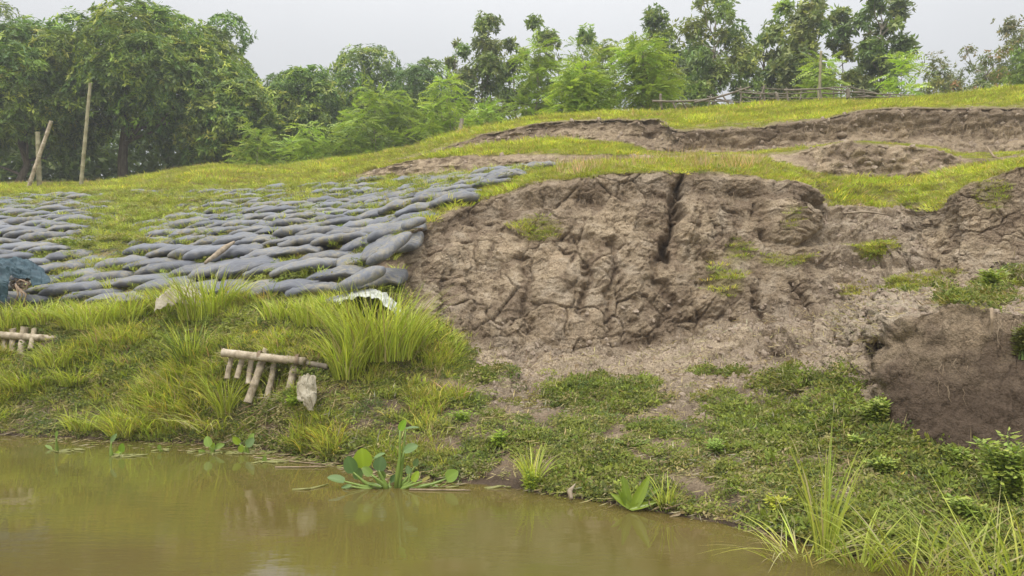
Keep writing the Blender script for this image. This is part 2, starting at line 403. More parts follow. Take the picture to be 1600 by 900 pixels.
# px: (waterline py, then (py, D) for break lines 2..12)
T = {
 -500: (662, (610, 10.3), (545, 11.0), (500, 11.8), (482, 12.4), (402, 15.6), (342, 19.6), (307, 24.5), (304, 25.1), (300, 26.5), (297, 28), (292, 32)),
    0: (680, (610, 9.2), (540, 9.8), (500, 10.5), (480, 11.2), (400, 14.3), (340, 18.3), (305, 23.0), (302, 23.6), (298, 25), (295, 26.5), (291, 30)),
  150: (686, (620, 8.9), (545, 9.5), (500, 10.1), (478, 10.8), (400, 13.6), (338, 18.0), (303, 22.8), (299, 23.4), (296, 24.8), (292, 26.2), (287, 30)),
  300: (692, (630, 8.5), (555, 9.0), (500, 9.7), (476, 10.3), (400, 12.8), (335, 17.5), (299, 22.5), (294, 23.2), (289, 24.5), (282, 26), (270, 30)),
  450: (708, (645, 7.75), (565, 8.0), (503, 8.7), (473, 9.3), (400, 11.5), (330, 16.5), (291, 22), (285, 22.6), (278, 24), (270, 25), (262, 29)),
  560: (730, (655, 7.45), (565, 8.1), (508, 8.7), (478, 9.1), (390, 11.2), (318, 16.8), (283, 21.3), (272, 21.9), (265, 23.2), (259, 23.9), (249, 28)),
  600: (740, (660, 7.4), (575, 8.1), (525, 8.7), (485, 9.1), (392, 10.6), (315, 16.4), (281, 20.7), (261, 21.4), (259, 23), (252, 23.6), (243, 28)),
  630: (744, (662, 7.4), (585, 8.2), (535, 8.8), (497, 9.25), (371, 10.4), (312, 15.5), (280, 19.9), (254, 20.5), (254, 22.2), (246, 22.8), (235, 27)),
  660: (748, (665, 7.4), (592, 8.2), (545, 8.9), (508, 9.4), (349, 10.9), (306, 14.6), (278, 18.8), (248, 19.5), (249, 21.5), (240, 22), (228, 26)),
  740: (756, (680, 7.1), (615, 8.0), (570, 8.9), (535, 9.6), (312, 11.9), (290, 14.3), (276, 17.2), (244, 18), (230, 20.5), (212, 21), (205, 25)),
  850: (772, (690, 6.8), (610, 8.1), (575, 9.0), (550, 9.7), (284, 11.4), (271, 13.4), (265, 15.6), (243, 16.4), (219, 19.5), (190, 20), (185, 24)),
  950: (786, (695, 6.7), (610, 8.1), (570, 9.1), (545, 9.8), (269, 11.25), (262, 13.0), (252, 15), (245, 15.4), (222, 18.5), (185, 19), (180, 24)),
 1030: (800, (700, 6.55), (610, 8.0), (562, 9.1), (527, 9.9), (267, 11.2), (258, 12.7), (248, 14.5), (243, 15), (239, 17.2), (186, 18.2), (177, 23)),
 1050: (804, (702, 6.5), (610, 7.9), (560, 9.0), (522, 9.9), (268, 11.15), (258, 12.6), (248, 14.4), (243, 14.9), (240, 16.2), (204, 16.8), (175, 23)),
 1180: (832, (720, 6.1), (620, 7.5), (548, 8.8), (495, 10.0), (274, 11.05), (259, 12.5), (248, 14), (243, 14.5), (240, 16), (199, 16.5), (163, 23)),
 1245: (846, (727, 5.95), (625, 7.2), (548, 8.5), (478, 9.9), (292, 11.1), (270, 12.5), (262, 13.6), (240, 14.2), (232, 15.9), (190, 16.5), (161, 23)),
 1285: (855, (732, 5.85), (630, 6.9), (550, 8.2), (470, 9.8), (322, 12.2), (285, 13.0), (274, 13.6), (228, 13.95), (229, 15.8), (183, 16.4), (160, 23)),
 1335: (868, (738, 5.7), (640, 6.5), (545, 7.7), (466, 9.5), (326, 12.6), (288, 13.2), (279, 13.7), (222, 14.0), (228, 15.8), (172, 16.4), (160, 23)),
 1360: (873, (742, 5.65), (650, 6.3), (540, 7.4), (466, 9.4), (326, 12.6), (288, 13.3), (280, 13.7), (222, 14.0), (228, 15.8), (169, 16.4), (159, 23)),
 1378: (876, (746, 5.6), (672, 6.05), (535, 6.45), (464, 9.3), (326, 12.6), (288, 13.3), (280, 13.75), (223, 14.1), (228, 15.8), (168, 16.4), (158, 23)),
 1420: (882, (758, 5.5), (690, 5.95), (500, 6.25), (458, 9.0), (327, 12.4), (286, 13.3), (279, 13.75), (226, 14.1), (231, 15.8), (168, 16.3), (155, 23)),
 1460: (888, (768, 5.4), (705, 5.85), (482, 6.2), (448, 9.2), (331, 11.0), (284, 13.2), (274, 13.7), (234, 14.2), (229, 15.8), (168, 16.3), (152, 23)),
 1500: (893, (778, 5.3), (718, 5.75), (476, 6.15), (442, 9.2), (298, 9.95), (276, 12.5), (264, 14), (250, 14.5), (240, 15.6), (168, 16.2), (148, 23)),
 1600: (905, (800, 5.0), (742, 5.5), (486, 5.95), (436, 9.1), (258, 9.75), (254, 12.2), (250, 14), (245, 14.6), (238, 15.6), (168, 16.2), (137, 23)),
 2100: (975, (850, 4.4), (780, 4.9), (510, 5.3), (440, 8.0), (250, 9.5), (245, 12), (240, 13.6), (235, 14.2), (228, 15.2), (168, 15.8), (120, 23)),
}
keys = sorted(T)
def table():
    yz = np.zeros((len(keys), 15, 2))
    for i, k in enumerate(keys):
        row = T[k]; dw = wl(row[0])
        yz[i, 0] = (dw-2.6, -1.1)
        yz[i, 1] = (dw, 0.0)
        for j, (py, D) in enumerate(row[1:]):
            yz[i, j+2] = (D, H-(py-CY)/F*D)
        z12 = yz[i, 12, 1]
        yz[i, 13] = (60, z12-.25); yz[i, 14] = (420, z12-.6)
    return yz
TB = table()
segs = [10, 62, 56, 50, 56, 200, 44, 26, 26, 36, 48, 30, 24, 6]
vs = np.concatenate([np.linspace(i, i+1, n, endpoint=False) for i, n in enumerate(segs)] + [[14.0]])
pxs = np.concatenate([np.linspace(-500, -20, 60, endpoint=False), np.linspace(-20, 1620, 880, endpoint=False), np.linspace(1620, 2100, 50)])
NR, NC = len(vs), len(pxs)
PX, VV = np.meshgrid(pxs, vs)
# the break lines wander: columns are read at a warped position
warp = (fbm(PX/90., VV*1.7, 3.3, 4)*26 + fbm(PX/22., VV*4, 8.1, 3)*9)*np.where((VV > 1.05) & (VV < 12), 1, .15)
PXW = np.clip(PX+warp, -500, 2100)
Dg = np.zeros_like(PX); Zg = np.zeros_like(PX)
sm = {}
fine = np.linspace(-500, 2100, 2601)
kern = np.exp(-.5*(np.arange(-16, 17)/6.)**2); kern /= kern.sum()
for j in range(15):
    d = np.interp(fine, keys, TB[:, j, 0]); z = np.interp(fine, keys, TB[:, j, 1])
    d = np.convolve(np.pad(d, 16, 'edge'), kern, 'valid'); z = np.convolve(np.pad(z, 16, 'edge'), kern, 'valid')
    sm[j] = (d, z)
SD = np.stack([sm[j][0] for j in range(15)]); SZ = np.stack([sm[j][1] for j in range(15)])
def base_dz(px, v):
    j = np.clip(np.floor(v).astype(int), 0, 13); t = v-j
    xi = np.clip(px+500, 0, 2599.0); x0 = np.floor(xi).astype(int); xt = xi-x0
    def s(A, jj): return A[jj, x0]*(1-xt)+A[jj, x0+1]*xt
    return s(SD, j)*(1-t)+s(SD, j+1)*t, s(SZ, j)*(1-t)+s(SZ, j+1)*t
Dg, Zg = base_dz(PXW, VV)
Xg = (PX-CX)/F*Dg
pos = np.stack([Xg, Dg, Zg], -1)
PY0 = CY-(Zg-H)*F/Dg            # where the undisturbed surface sits
def normals(p):
    du = np.gradient(p, axis=1); dv = np.gradient(p, axis=0)
    return norm(np.cross(du, dv))
nrm = normals(pos)
steep = np.clip(1-nrm[..., 2], 0, 1)
X, Y, Z = pos[..., 0], pos[..., 1], pos[..., 2]
# --- masks (where mud stands bare)
def band(a, b, e=.12): return sst(a-e, a+e, VV)*(1-sst(b-e, b+e, VV))
cliff = band(4.6, 6.0, .06)*sst(596, 640, PX)
gully = sst(1255, 1310, PX)*(1-sst(1420, 1462, PX))*band(4, 6, .1)
bandA = band(7.95, 9.05, .06)*sst(520, 620, PX)*(1-.8*sst(980, 1060, PX)*(1-sst(1225, 1265, PX)))
scarpB = band(10, 11, .08)*sst(600, 700, PX)
apron = band(2.6, 4.8, .25)*sst(690, 770, PX)
dark = band(3.0, 4.0, .04)*sst(1355, 1392, PX)
apron = apron*(1-dark)
bare = np.clip(cliff+bandA+scarpB+apron+dark, 0, 1)
# --- displacement
big = fbm(X*.9, Y*.9, Z*.9, 3)
vert = -ridged(X*1.25+big*.9, Y*.8, Z*.36, 2)                       # buttresses and rills running down the face
vert2 = -ridged(X*3.4+7+big, Y*2.2, Z*.9+3, 3)
med = fbm(X*3.2, Y*3.2, Z*3.2, 4)
fin = fbm(X*13, Y*13, Z*13, 4, .65)
strat = fbm(X*1.6, Y*1.6, Z*9+big*.5, 4)
wx = fbm(X*2+5, Y*2, Z*2, 2)*.4
f1, e1, id1 = voronoi(X*2.1+wx, Y*2.1+wx, Z*1.7+wx)
f2, e2, id2 = voronoi(X*6.5+wx*2, Y*6.5, Z*5.2+wx*2, 11)
blocks = (id1-.5)*.9 - np.exp(-(e1/.07)**2)*.55
small = (id2-.5)*.8 - np.exp(-(e2/.10)**2)*.4
f3_, e3, id3 = voronoi(X*16+fin, Y*16, Z*14+fin, 23)
crumb = (id3-.5) - .6*np.exp(-(e3/.15)**2)
mudA = np.clip(cliff*(1-.35*gully), 0, 1)
rough = .35+.65*sst(-.2, .25, fbm(X*1.3+40, Y*1.3, Z*1.3, 3))
topband = 1-.55*sst(5.62, 5.80, VV)
crk = np.exp(-(e1/.035)**2)*sst(-.15,.2,fbm(X*1.1+7, Y*1.1, Z*1.1, 2))
blk = np.exp(-(e2/.05)**2)*sst(-.1,.2,fbm(X*2+27, Y*2, Z*2, 2))
disp = mudA*(topband*(vert*.035 + big*.15 + vert2*.014 + (id1-.5)*.07*rough) + med*.042 + strat*.035 + (id2-.5)*.055*rough + crumb*.022*rough + fin*.050 - crk*.07 - blk*.03)
disp += gully*(blocks*.05+small*.05+crumb*.016)
disp += apron*(big*.18 + med*.06 + blocks*.08 + small*.05 + crumb*.022 + fin*.035)
vcr = np.abs(fbm(X*3.2, Y*3.2, Z*.8+50, 3))
disp += dark*(big*.10 + med*.05 + vert2*.010 + small*.022 + crumb*.008 + fin*.024 + strat*.03 - np.exp(-(vcr/.010)**2)*.022*sst(0, .2, med+.1) + 0)
disp += scarpB*(vert*.05 + vert2*.04 + blocks*.04 + med*.08 + small*.05 + strat*.10 + fin*.04)
disp += bandA*sst(1240, 1300, PX)*(big*.12+med*.14+vert2*.05+strat*.06)
disp += bandA*(vert2*.04 + blocks*.03 + med*.08 + small*.04 + strat*.08 + fin*.04)
disp += (1-bare)*(big*.05 + med*.035 + fin*.010)*np.where(VV > 1, 1, .4)*np.where(VV > 12.5, 0, 1)
# --- carved and raised features: polyline (px, py), width px, depth m
def seg_dist(px, py, a, b, sy=1.0):
    ax, ay, bx, by = a[0], a[1], b[0], b[1]
    dx, dy = bx-ax, by-ay
    t = np.clip(((px-ax)*dx+(py-ay)*dy)/(dx*dx+dy*dy+1e-6), 0, 1)
    return np.hypot(px-ax-t*dx, (py-ay-t*dy))
wobx = fbm(X*5, Y*5, Z*5, 3)*16; woby = fbm(X*5+9, Y*5, Z*5+4, 3)*16
qx, qy = PX+wobx, PY0+woby
carve = np.zeros_like(PX)
def groove(pts, width, depth, lo=3.0, hi=6.05):
    d = np.full(PX.shape, 1e9)
    for a, b in zip(pts[:-1], pts[1:]): d = np.minimum(d, seg_dist(qx, qy, a, b))
    g = np.exp(-(d/width)**2)*((VV > lo) & (VV < hi))
    global disp, carve
    disp = disp - g*depth*(.8 if depth > .35 else .58); carve = np.maximum(carve, g*(1 if depth > 0 else 0))
def lump(x, y, rx, ry, h, lo=3.0, hi=6.05, p=2.0):
    global disp
    d = np.hypot((qx-x)/rx, (qy-y)/ry)
    disp = disp + np.where((VV > lo) & (VV < hi), np.clip(1-d**p, 0, 1)**.6, 0)*h*(.62 if lo >= 3.0 and hi > 6 and h > 0 else 1)
groove([(1066, 280), (1052, 318), (1058, 345), (1036, 378), (1040, 404)], 6.5, .42)
groove([(1036, 384), (1022, 432), (1052, 470), (1030, 505)], 7, .20)
lump(1072, 350, 16, 42, .20)
lump(1010, 322, 38, 36, .14)
lump(985, 455, 22, 46, .20)
lump(1065, 440, 26, 40, .20)
lump(1100, 480, 34, 26, .14)
lump(880, 428, 26, 30, .15)
lump(720, 470, 20, 50, .18)
lump(800, 440, 22, 60, .12)
lump(845, 540, 30, 26, .12)
lump(680, 480, 14, 50, .14)
lump(945, 420, 16, 46, .12)
lump(1008, 500, 24, 30, .16)
groove([(668, 352), (672, 420)], 5, .16)
groove([(880, 372), (960, 382)], 11, .22)
groove([(915, 392), (922, 440), (906, 470), (916, 500)], 5, .22)
groove([(812, 400), (826, 430), (818, 470), (832, 520)], 4, .15)
groove([(955, 380), (962, 420), (948, 460), (956, 520)], 5, .17)
groove([(770, 362), (815, 366)], 7, .17)
groove([(640, 430), (655, 480)], 13, .16)
groove([(700, 430), (706, 470)], 11, .13)
groove([(905, 310), (935, 318)], 12, .12)
groove([(1182, 322), (1196, 352), (1192, 372)], 10, .30)
groove([(1100, 405), (1112, 412)], 8, .14)
groove([(1240, 440), (1256, 462), (1262, 500)], 7, .26)
groove([(1292, 512), (1320, 480), (1345, 458)], 6, .20)
groove([(1322, 432), (1332, 437)], 7, .20)
groove([(1445, 395), (1452, 408)], 7, .22)
groove([(1400, 512), (1378, 545), (1364, 575), (1352, 602)], 7, .24, 3.0, 4.3)
groove([(1180, 455), (1192, 500), (1205, 530)], 5, .18)
groove([(1060, 500), (1130, 496), (1185, 520)], 5, .12)
groove([(1225, 555), (1260, 520)], 6, .14)
lump(1215, 545, 34, 30, -.22)
lump(1150, 465, 52, 42, .16)
lump(1222, 468, 34, 30, .18)
lump(1160, 515, 74, 26, .18)
lump(1370, 500, 62, 42, .20, 3.6, 5.2)
lump(1350, 560, 60, 50, .10, 2.8, 4.6)
lump(1230, 330, 50, 55, .28, 4.8, 6.0)
lump(1000, 420, 30, 60, .16)
lump(930, 520, 50, 40, .16)
lump(860, 480, 34, 60, .18)
lump(775, 510, 55, 50, .14)
lump(1100, 350, 50, 60, .22)
lump(760, 385, 60, 30, .12)
lump(1390, 345, 90, 12, .10, 5, 6)
lump(1300, 395, 60, 15, .12, 5, 6)
lump(1400, 390, 60, 10, .12, 5, 6)
# undercut below the root mat of every lip
disp -= mudA*np.exp(-((VV-5.84)/.05)**2)*.12*sst(-.15, .35, big+med)*(1-sst(1380, 1440, PX))
disp += mudA*np.exp(-((VV-5.95)/.03)**2)*.05*(1-sst(1380, 1440, PX))
disp -= scarpB*np.exp(-((VV-10.45)/.24)**2)*.24*sst(1020, 1100, PX)
disp += scarpB*np.exp(-((VV-10.88)/.08)**2)*.07*sst(1020, 1100, PX)
disp -= scarpB*.25*np.exp(-(((PX-1005)/18)**2+((PY0-208)/10)**2))
lump(415, 590, 62, 34, -.16, 1.2, 5.0)
lump(30, 545, 60, 18, -.12, 1.2, 5.0)
# steps in the gully floor
disp += gully*.10*np.sin(Z*16+med*4)*sst(5, 5.2, VV)
# grassy mounds
mound = np.exp(-(((PX-320)/70)**2))*band(9.5, 12, .5)*.28
dn = nrm.copy(); dn[..., 2] *= np.where(bare > .5, .45, 1.0); dn = norm(dn)
fade = sst(0, 1.2, VV)
pos = pos + dn*(disp*fade)[..., None]
pos[..., 2] += mound
# stay above water beyond the waterline
nrm = normals(pos); X, Y, Z = pos[..., 0], pos[..., 1], pos[..., 2]
PYg = CY-(Z-H)*F/Y; PXg = CX+X*F/Y
# --- vegetation mask
vn = fbm(X*.9, Y*.9, Z*.9+4, 4); vn2 = fbm(X*4, Y*4, Z*4+9, 3); vn3 = fbm(X*.45+3, Y*.45, Z, 3)
veg = np.zeros_like(PX)
left = 1-sst(600, 640, PX)
terr = np.maximum.reduce([band(6.0, 8.0, .03), band(9.0, 10.0, .06), band(11.0, 14.5, .02)])*np.where(VV > 5.99, 1, 0)
terr = np.where(PX < 600, band(7.6, 15, .2), terr)
veg = np.maximum(veg, terr*np.clip(.80+vn2*.7+vn*.5, 0, 1))
# dry patches on the terrace between cliff lip and band A
veg -= .5*band(6.3, 9, .2)*sst(880, 960, PX)*(1-sst(1080, 1200, PX))*sst(-.1, .2, vn2+.1)
veg = np.where((VV < 5.99) | (bandA+scarpB > .3), np.minimum(veg, .0), veg)
# bag slope
bagz = band(5.0, 7.8, .1)*left
veg = np.maximum(veg, bagz*sst(-.15, .25, vn+.10))
veg = np.maximum(veg, band(6.1, 8, .1)*(1-sst(880, 920, PX))*.8)
# river bank, left
veg = np.maximum(veg, band(1.06, 5.0, .1)*(1-sst(650, 735, PX+vn*60))*np.clip(.72+vn2*1.3+vn*1.0, 0, 1))
# lower right bank
low = np.clip(sst(578, 665, PY0+vn*110+vn2*30), 0, 1)*(1-sst(1600, 1700, PX)*.0)
low = np.where(PX > 1340, sst(650, 700, PY0+vn*40)*(1-dark), low)
veg = np.maximum(veg, low*band(1.04, 3.6, .1)*sst(640, 700, PX)*np.clip(.46+vn2*2.0+vn*1.7, 0, 1))
for (cx, cy, rx, ry, s) in [(1375, 396, 48, 7, 1), (1435, 442, 45, 12, 1), (1225, 405, 45, 9, .6), (1400, 455, 40, 10, .6), (1150, 395, 22, 28, .45),
                            (1575, 446, 50, 10, .55), (1330, 455, 20, 6, .7), (840, 355, 38, 18, .55), (1145, 580, 16, 9, 1), (1130, 440, 30, 30, .4),
                            (890, 610, 40, 12, .7), (1550, 300, 30, 30, .35), (1230, 600, 60, 12, .8), (1010, 610, 20, 8, .6), (1530, 470, 60, 9, .7), (1100, 575, 30, 6, .4),
                            (760, 590, 40, 14, .5), (700, 560, 40, 30, .8), (1350, 395, 25, 5, .7), (1480, 425, 25, 8, .6), (1225, 350, 10, 20, .3)]:
    d = np.hypot((PX-cx+vn2*14)/rx, (PY0-cy+vn2*8)/ry)
    veg = np.maximum(veg, s*(1-sst(.6, 1.15, d)))
# bare earth scars in the left bank
for (cx, cy, rx, ry) in [(190, 560, 60, 12), (590, 640, 40, 18), (40, 640, 30, 10), (690, 650, 60, 20), (640, 690, 50, 22), (760, 610, 70, 14), (450, 670, 60, 14), (660, 600, 60, 26), (700, 700, 60, 16), (560, 668, 60, 16), (545, 610, 26, 14), (850, 700, 30, 10), (960, 735, 26, 8), (1060, 690, 30, 8), (1240, 640, 60, 14), (1290, 780, 50, 12)]:
    d = np.hypot((PX-cx+vn2*20)/rx, (PY0-cy+vn2*10)/ry)
    veg = veg*(1-.88*(1-sst(.5, 1.1, d))*(VV < 5))
veg = veg*(1-.6*(1-sst(.5, 1.1, np.hypot((PX-425)/66, (PY0-585)/34)))*(VV < 5))
veg = np.clip(veg, 0, 1)*(Z > .015)
wet = np.maximum(dark*np.clip(.42+.58*sst(3.95, 3.45, VV+vn2*.25)*1.0+vn*.3, 0, 1), 1-sst(.03, .16, Z+vn2*.05))
wet = np.maximum(wet, .6*np.exp(-(((PX-1215)/34)**2+((PY0-550)/28)**2)))
wet = np.maximum(wet, .22*mudA*sst(.0, .3, vn+.1)*sst(5.0, 5.5, VV))
wet = np.maximum(wet, .20*scarpB)
wet = np.maximum(wet, .35*band(1, 3.4, .3))
wet = np.maximum(wet, .75*(1-sst(.6, 1.1, np.hypot((PX-610+vn*60)/150, (PY0-640)/70)))*(VV < 5))
wet = np.maximum(wet, .45*(1-sst(650, 760, PX))*(VV < 5)*(VV > 1))
wet = np.maximum(wet, .25*bandA*sst(-.2, .3, vn))
wet = np.maximum(wet, mudA*(1-gully)*.34*sst(5.60, 5.82, VV+vn*.25)*(VV < 6.0))
wet = np.maximum(wet, mudA*.30*(1-sst(5.15, 5.45, VV+vn*.4)))
wet = np.maximum(wet, scarpB*.6*sst(10.45, 10.85, VV+vn2*.3))  # shadow beneath the turf, painted dark through the damp mask
pale = np.clip(apron*.35+gully*.5+mudA*sst(.0, .35, vn2+vn*.5)*.7, 0, 1)*(1-dark)
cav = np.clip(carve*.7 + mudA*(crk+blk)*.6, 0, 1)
tone = np.clip(.5+(id1-.5)*.5+(id2-.5)*.55+vn2*.8+vn*.5, 0, 1)

idx = np.arange(NR*NC).reshape(NR, NC)
quad = np.stack([idx[:-1, :-1], idx[:-1, 1:], idx[1:, 1:], idx[1:, :-1]], -1).reshape(-1, 4)
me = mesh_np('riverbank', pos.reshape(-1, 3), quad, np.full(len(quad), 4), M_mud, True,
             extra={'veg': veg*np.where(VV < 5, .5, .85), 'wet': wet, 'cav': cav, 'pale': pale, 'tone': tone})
tag(link('riverbank', me), 'eroded river bank of bare mud cliffs, grassy terraces and a green foot', kind='structure')

def ground(px, py):
    """first visible point of the bank at that place, near to far, and its normal"""
    i = int(np.argmin(np.abs(pxs-px)))
    col = PYg[:, i]; j0 = np.searchsorted(vs, 1.0)
    for j in range(j0, NR-1):
        if col[j] >= py >= col[j+1] or (j == j0 and py > col[j]):
            t = 0 if col[j] == col[j+1] else np.clip((col[j]-py)/(col[j]-col[j+1]), 0, 1)
            p = pos[j, i]*(1-t)+pos[j+1, i]*t
            return Vector(p), Vector(nrm[j, i])
    return Vector(pos[-20, i]), Vector((0, 0, 1))
def zat(px, D, v0=5.0):
    i = int(np.argmin(np.abs(pxs-px)))
    j0 = np.searchsorted(vs, v0)
    return float(np.interp(D, pos[j0:, i, 1], pos[j0:, i, 2]))
def on_water(px, py):
    D = wl(py); return Vector(((px-CX)/F*D, D, 0.0))

# ------------------------------------------------------------------ water and river bed
def sheet(name, x0, x1, y0, y1, z, mat, label, nx=2, ny=2):
    gx, gy = np.meshgrid(np.linspace(x0, x1, nx), np.linspace(y0, y1, ny))
    v = np.stack([gx, gy, np.full_like(gx, z)], -1).reshape(-1, 3)
    ii = np.arange(nx*ny).reshape(ny, nx)
    q = np.stack([ii[:-1, :-1], ii[:-1, 1:], ii[1:, 1:], ii[1:, :-1]], -1).reshape(-1, 4)
    return tag(link(name, mesh_np(name, v, q, np.full(len(q), 4), mat, True, np.ones((len(v), 3)))), label, kind='structure')
sheet('water', -120, 60, -60, 16, 0.0, M_water, 'brown green river water at the foot of the bank')
sheet('river_bed', -120, 60, -60, 12, -1.15, M_bed, 'muddy bed under the river water')

# ------------------------------------------------------------------ scattered stuff
def proto_collection(name, meshes):
    c = bpy.data.collections.new(name)
    for i, m_ in enumerate(meshes):
        o = bpy.data.objects.new('%s_%02d' % (name, i), m_); c.objects.link(o)
    return c
def scatter(name, label, meshes, p, rot, scl, col, ids=None):
    n = len(p)
    me = bpy.data.meshes.new(name)
    me.vertices.add(n); me.vertices.foreach_set('co', np.asarray(p, np.float32).ravel())
    for k, arr, t, f in (('rot', rot, 'FLOAT_VECTOR', 'vector'), ('scl', scl, 'FLOAT_VECTOR', 'vector'), ('col', col, 'FLOAT_VECTOR', 'vector')):
        a = me.attributes.new(k, t, 'POINT'); a.data.foreach_set(f, np.asarray(arr, np.float32).ravel())
    a = me.attributes.new('pick', 'INT', 'POINT')
    a.data.foreach_set('value', (np.random.default_rng(n).integers(0, len(meshes), n) if ids is None else ids).astype(np.int32))
    o = link(name, me)
    g = bpy.data.node_groups.new(name, 'GeometryNodeTree')
    g.interface.new_socket(name='Geometry', in_out='INPUT', socket_type='NodeSocketGeometry')
    g.interface.new_socket(name='Geometry', in_out='OUTPUT', socket_type='NodeSocketGeometry')
    gi = g.nodes.new('NodeGroupInput'); go = g.nodes.new('NodeGroupOutput')
    m2p = g.nodes.new('GeometryNodeMeshToPoints')
    ip = g.nodes.new('GeometryNodeInstanceOnPoints')
    ci = g.nodes.new('GeometryNodeCollectionInfo'); ci.inputs['Collection'].default_value = proto_collection(name+'_kinds', meshes)
    ci.inputs['Separate Children'].default_value = True; ci.inputs['Reset Children'].default_value = True
    def na(nm, dt):
        x = g.nodes.new('GeometryNodeInputNamedAttribute'); x.data_type = dt; x.inputs[0].default_value = nm; return x.outputs[0]
    g.links.new(gi.outputs[0], m2p.inputs[0]); g.links.new(m2p.outputs[0], ip.inputs['Points'])
    g.links.new(ci.outputs[0], ip.inputs['Instance']); ip.inputs['Pick Instance'].default_value = True
    g.links.new(na('pick', 'INT'), ip.inputs['Instance Index'])
    e2r = g.nodes.new('FunctionNodeEulerToRotation'); g.links.new(na('rot', 'FLOAT_VECTOR'), e2r.inputs[0])
    g.links.new(e2r.outputs[0], ip.inputs['Rotation']); g.links.new(na('scl', 'FLOAT_VECTOR'), ip.inputs['Scale'])
    g.links.new(ip.outputs[0], go.inputs[0])
    md = o.modifiers.new('scatter', 'NODES'); md.node_group = g
    return tag(o, label, kind='stuff')

def sample(weight, n, r):
    """random points on the bank, weight per quad"""
    wq = weight.ravel(); c = np.cumsum(wq); c /= c[-1]
    k = np.searchsorted(c, r.uniform(0, 1, n)); k = np.clip(k, 0, len(wq)-1)
    j, i = k//(NC-1), k % (NC-1)
    u, v = r.uniform(0, 1, n)[:, None], r.uniform(0, 1, n)[:, None]
    p = (pos[j, i]*(1-u)+pos[j, i+1]*u)*(1-v)+(pos[j+1, i]*(1-u)+pos[j+1, i+1]*u)*v
    return p, nrm[j, i], j, i
a_ = pos[:-1, 1:]-pos[:-1, :-1]; b_ = pos[1:, :-1]-pos[:-1, :-1]
AREA = np.linalg.norm(np.cross(a_, b_), axis=-1)
c4 = lambda A: A[:-1, :-1]
view = norm(np.array([0, 0, H])-c4(pos)); facing = np.clip((view*c4(nrm)).sum(-1), 0, 1)
DQ = c4(Y)
inview = np.where((c4(PX) > -260) & (c4(PX) < 1860), 1, .0)
GREEN = np.array([.33, .39, .060]); LIME = np.array([.53, .58, .110]); DRY = np.array([.46, .40, .20]); DEEP = np.array([.15, .21, .045]); OLIVE = np.array([.30, .285, .08])
def mixcols(r, n, lst, wts, jit=.18):
    k = r.choice(len(lst), n, p=np.array(wts)/sum(wts)); c = np.array(lst)[k]
    return c*r.uniform(1-jit, 1+jit, (n, 1))*r.uniform(.93, 1.07, (n, 3))

def tuft(seed, n, h, spread, width, droop, seg=2, lean=.5, drys=.08):
    r = np.random.default_rng(seed)
    v = blades(r, n, h, spread, width, droop, seg, lean)
    c = np.ones((n, 3))*r.uniform(.75, 1.2, (n, 1)); d = r.uniform(size=n) < drys; c[d] *= np.array([1.5, 1.1, 1.6])
    return blades_mesh('tuft', v, c, M_inst)
turf_kinds = [tuft(i, 34, .055, .07, .0055, .35) for i in range(4)]
r = np.random.default_rng(21)
wt = AREA*c4(veg)*np.where((c4(VV) > 5.0), 1, .16)/np.maximum(DQ, 5)**1.35*inview*(c4(VV) < 12.9)*np.where(c4(PX) < 600, np.where(c4(VV) < 7.7, .22, 1), 1)
n = 115000
p, nn, j, i = sample(wt, n, r)
dist = p[:, 1]
sc = (1.0+np.clip(dist-10, 0, 30)*.055)*r.uniform(.55, 1.3, n)*(1+.5*(vn3[j, i] > .1))*np.where(VV[j, i] < 5, .62, 1)*np.where((VV[j, i] > 8.8) & (VV[j, i] < 10.2) & (PX[j, i] > 1000), .6, 1)*np.where(np.abs(VV[j, i]-11.05) < .12, .65, 1)
col = mixcols(r, n, [GREEN, LIME, DRY, OLIVE], [.42, .36, .08, .14])
fresh = sst(-.25, .3, vn3[j, i])[:, None]
col = col*(.80+.35*fresh)
ex = (vn2[j, i] > .16); col[ex] = col[ex]*.6+DRY*.35
rot = np.stack([r.normal(0, .12, n), r.normal(0, .12, n), r.uniform(0, 6.28, n)], 1)
scatter('grass', 'short bright green turf on the terraces and the plateau', turf_kinds, p-np.array([0, 0, .004]), rot,
        np.stack([sc*1.15, sc*1.15, sc*r.uniform(.4, .85, n)], 1), col)

# taller soft grass of the left bank and ridge fringe
tall_kinds = [tuft(30+i, 24, .20, .08, .0095, .55, 3, .4, .14) for i in range(4)]
bankw = AREA*c4(veg)*(c4(VV) < 5.05)*(c4(PX) < 720)*inview*(.25+sst(-.25, .25, c4(vn)))/np.maximum(DQ, 5)**.5
fr = AREA*c4(veg)*(np.abs(c4(VV)-12.1) < .6)*inview*.02*(c4(PX) < 1000)
n = 3700
p, nn, j, i = sample(bankw+0*fr, n, r)
col = mixcols(r, n, [GREEN, LIME, OLIVE, DRY], [.4, .38, .14, .08])
sc = r.uniform(.35, 1.05, n)*(.55+.7*sst(-.2, .3, vn[j, i]))
rot = np.stack([r.normal(.12, .2, n), r.normal(0, .2, n), r.uniform(0, 6.28, n)], 1)
scatter('grass', 'soft knee high grass covering the left bank above the water', tall_kinds, p, rot, np.stack([sc]*3, 1), col)
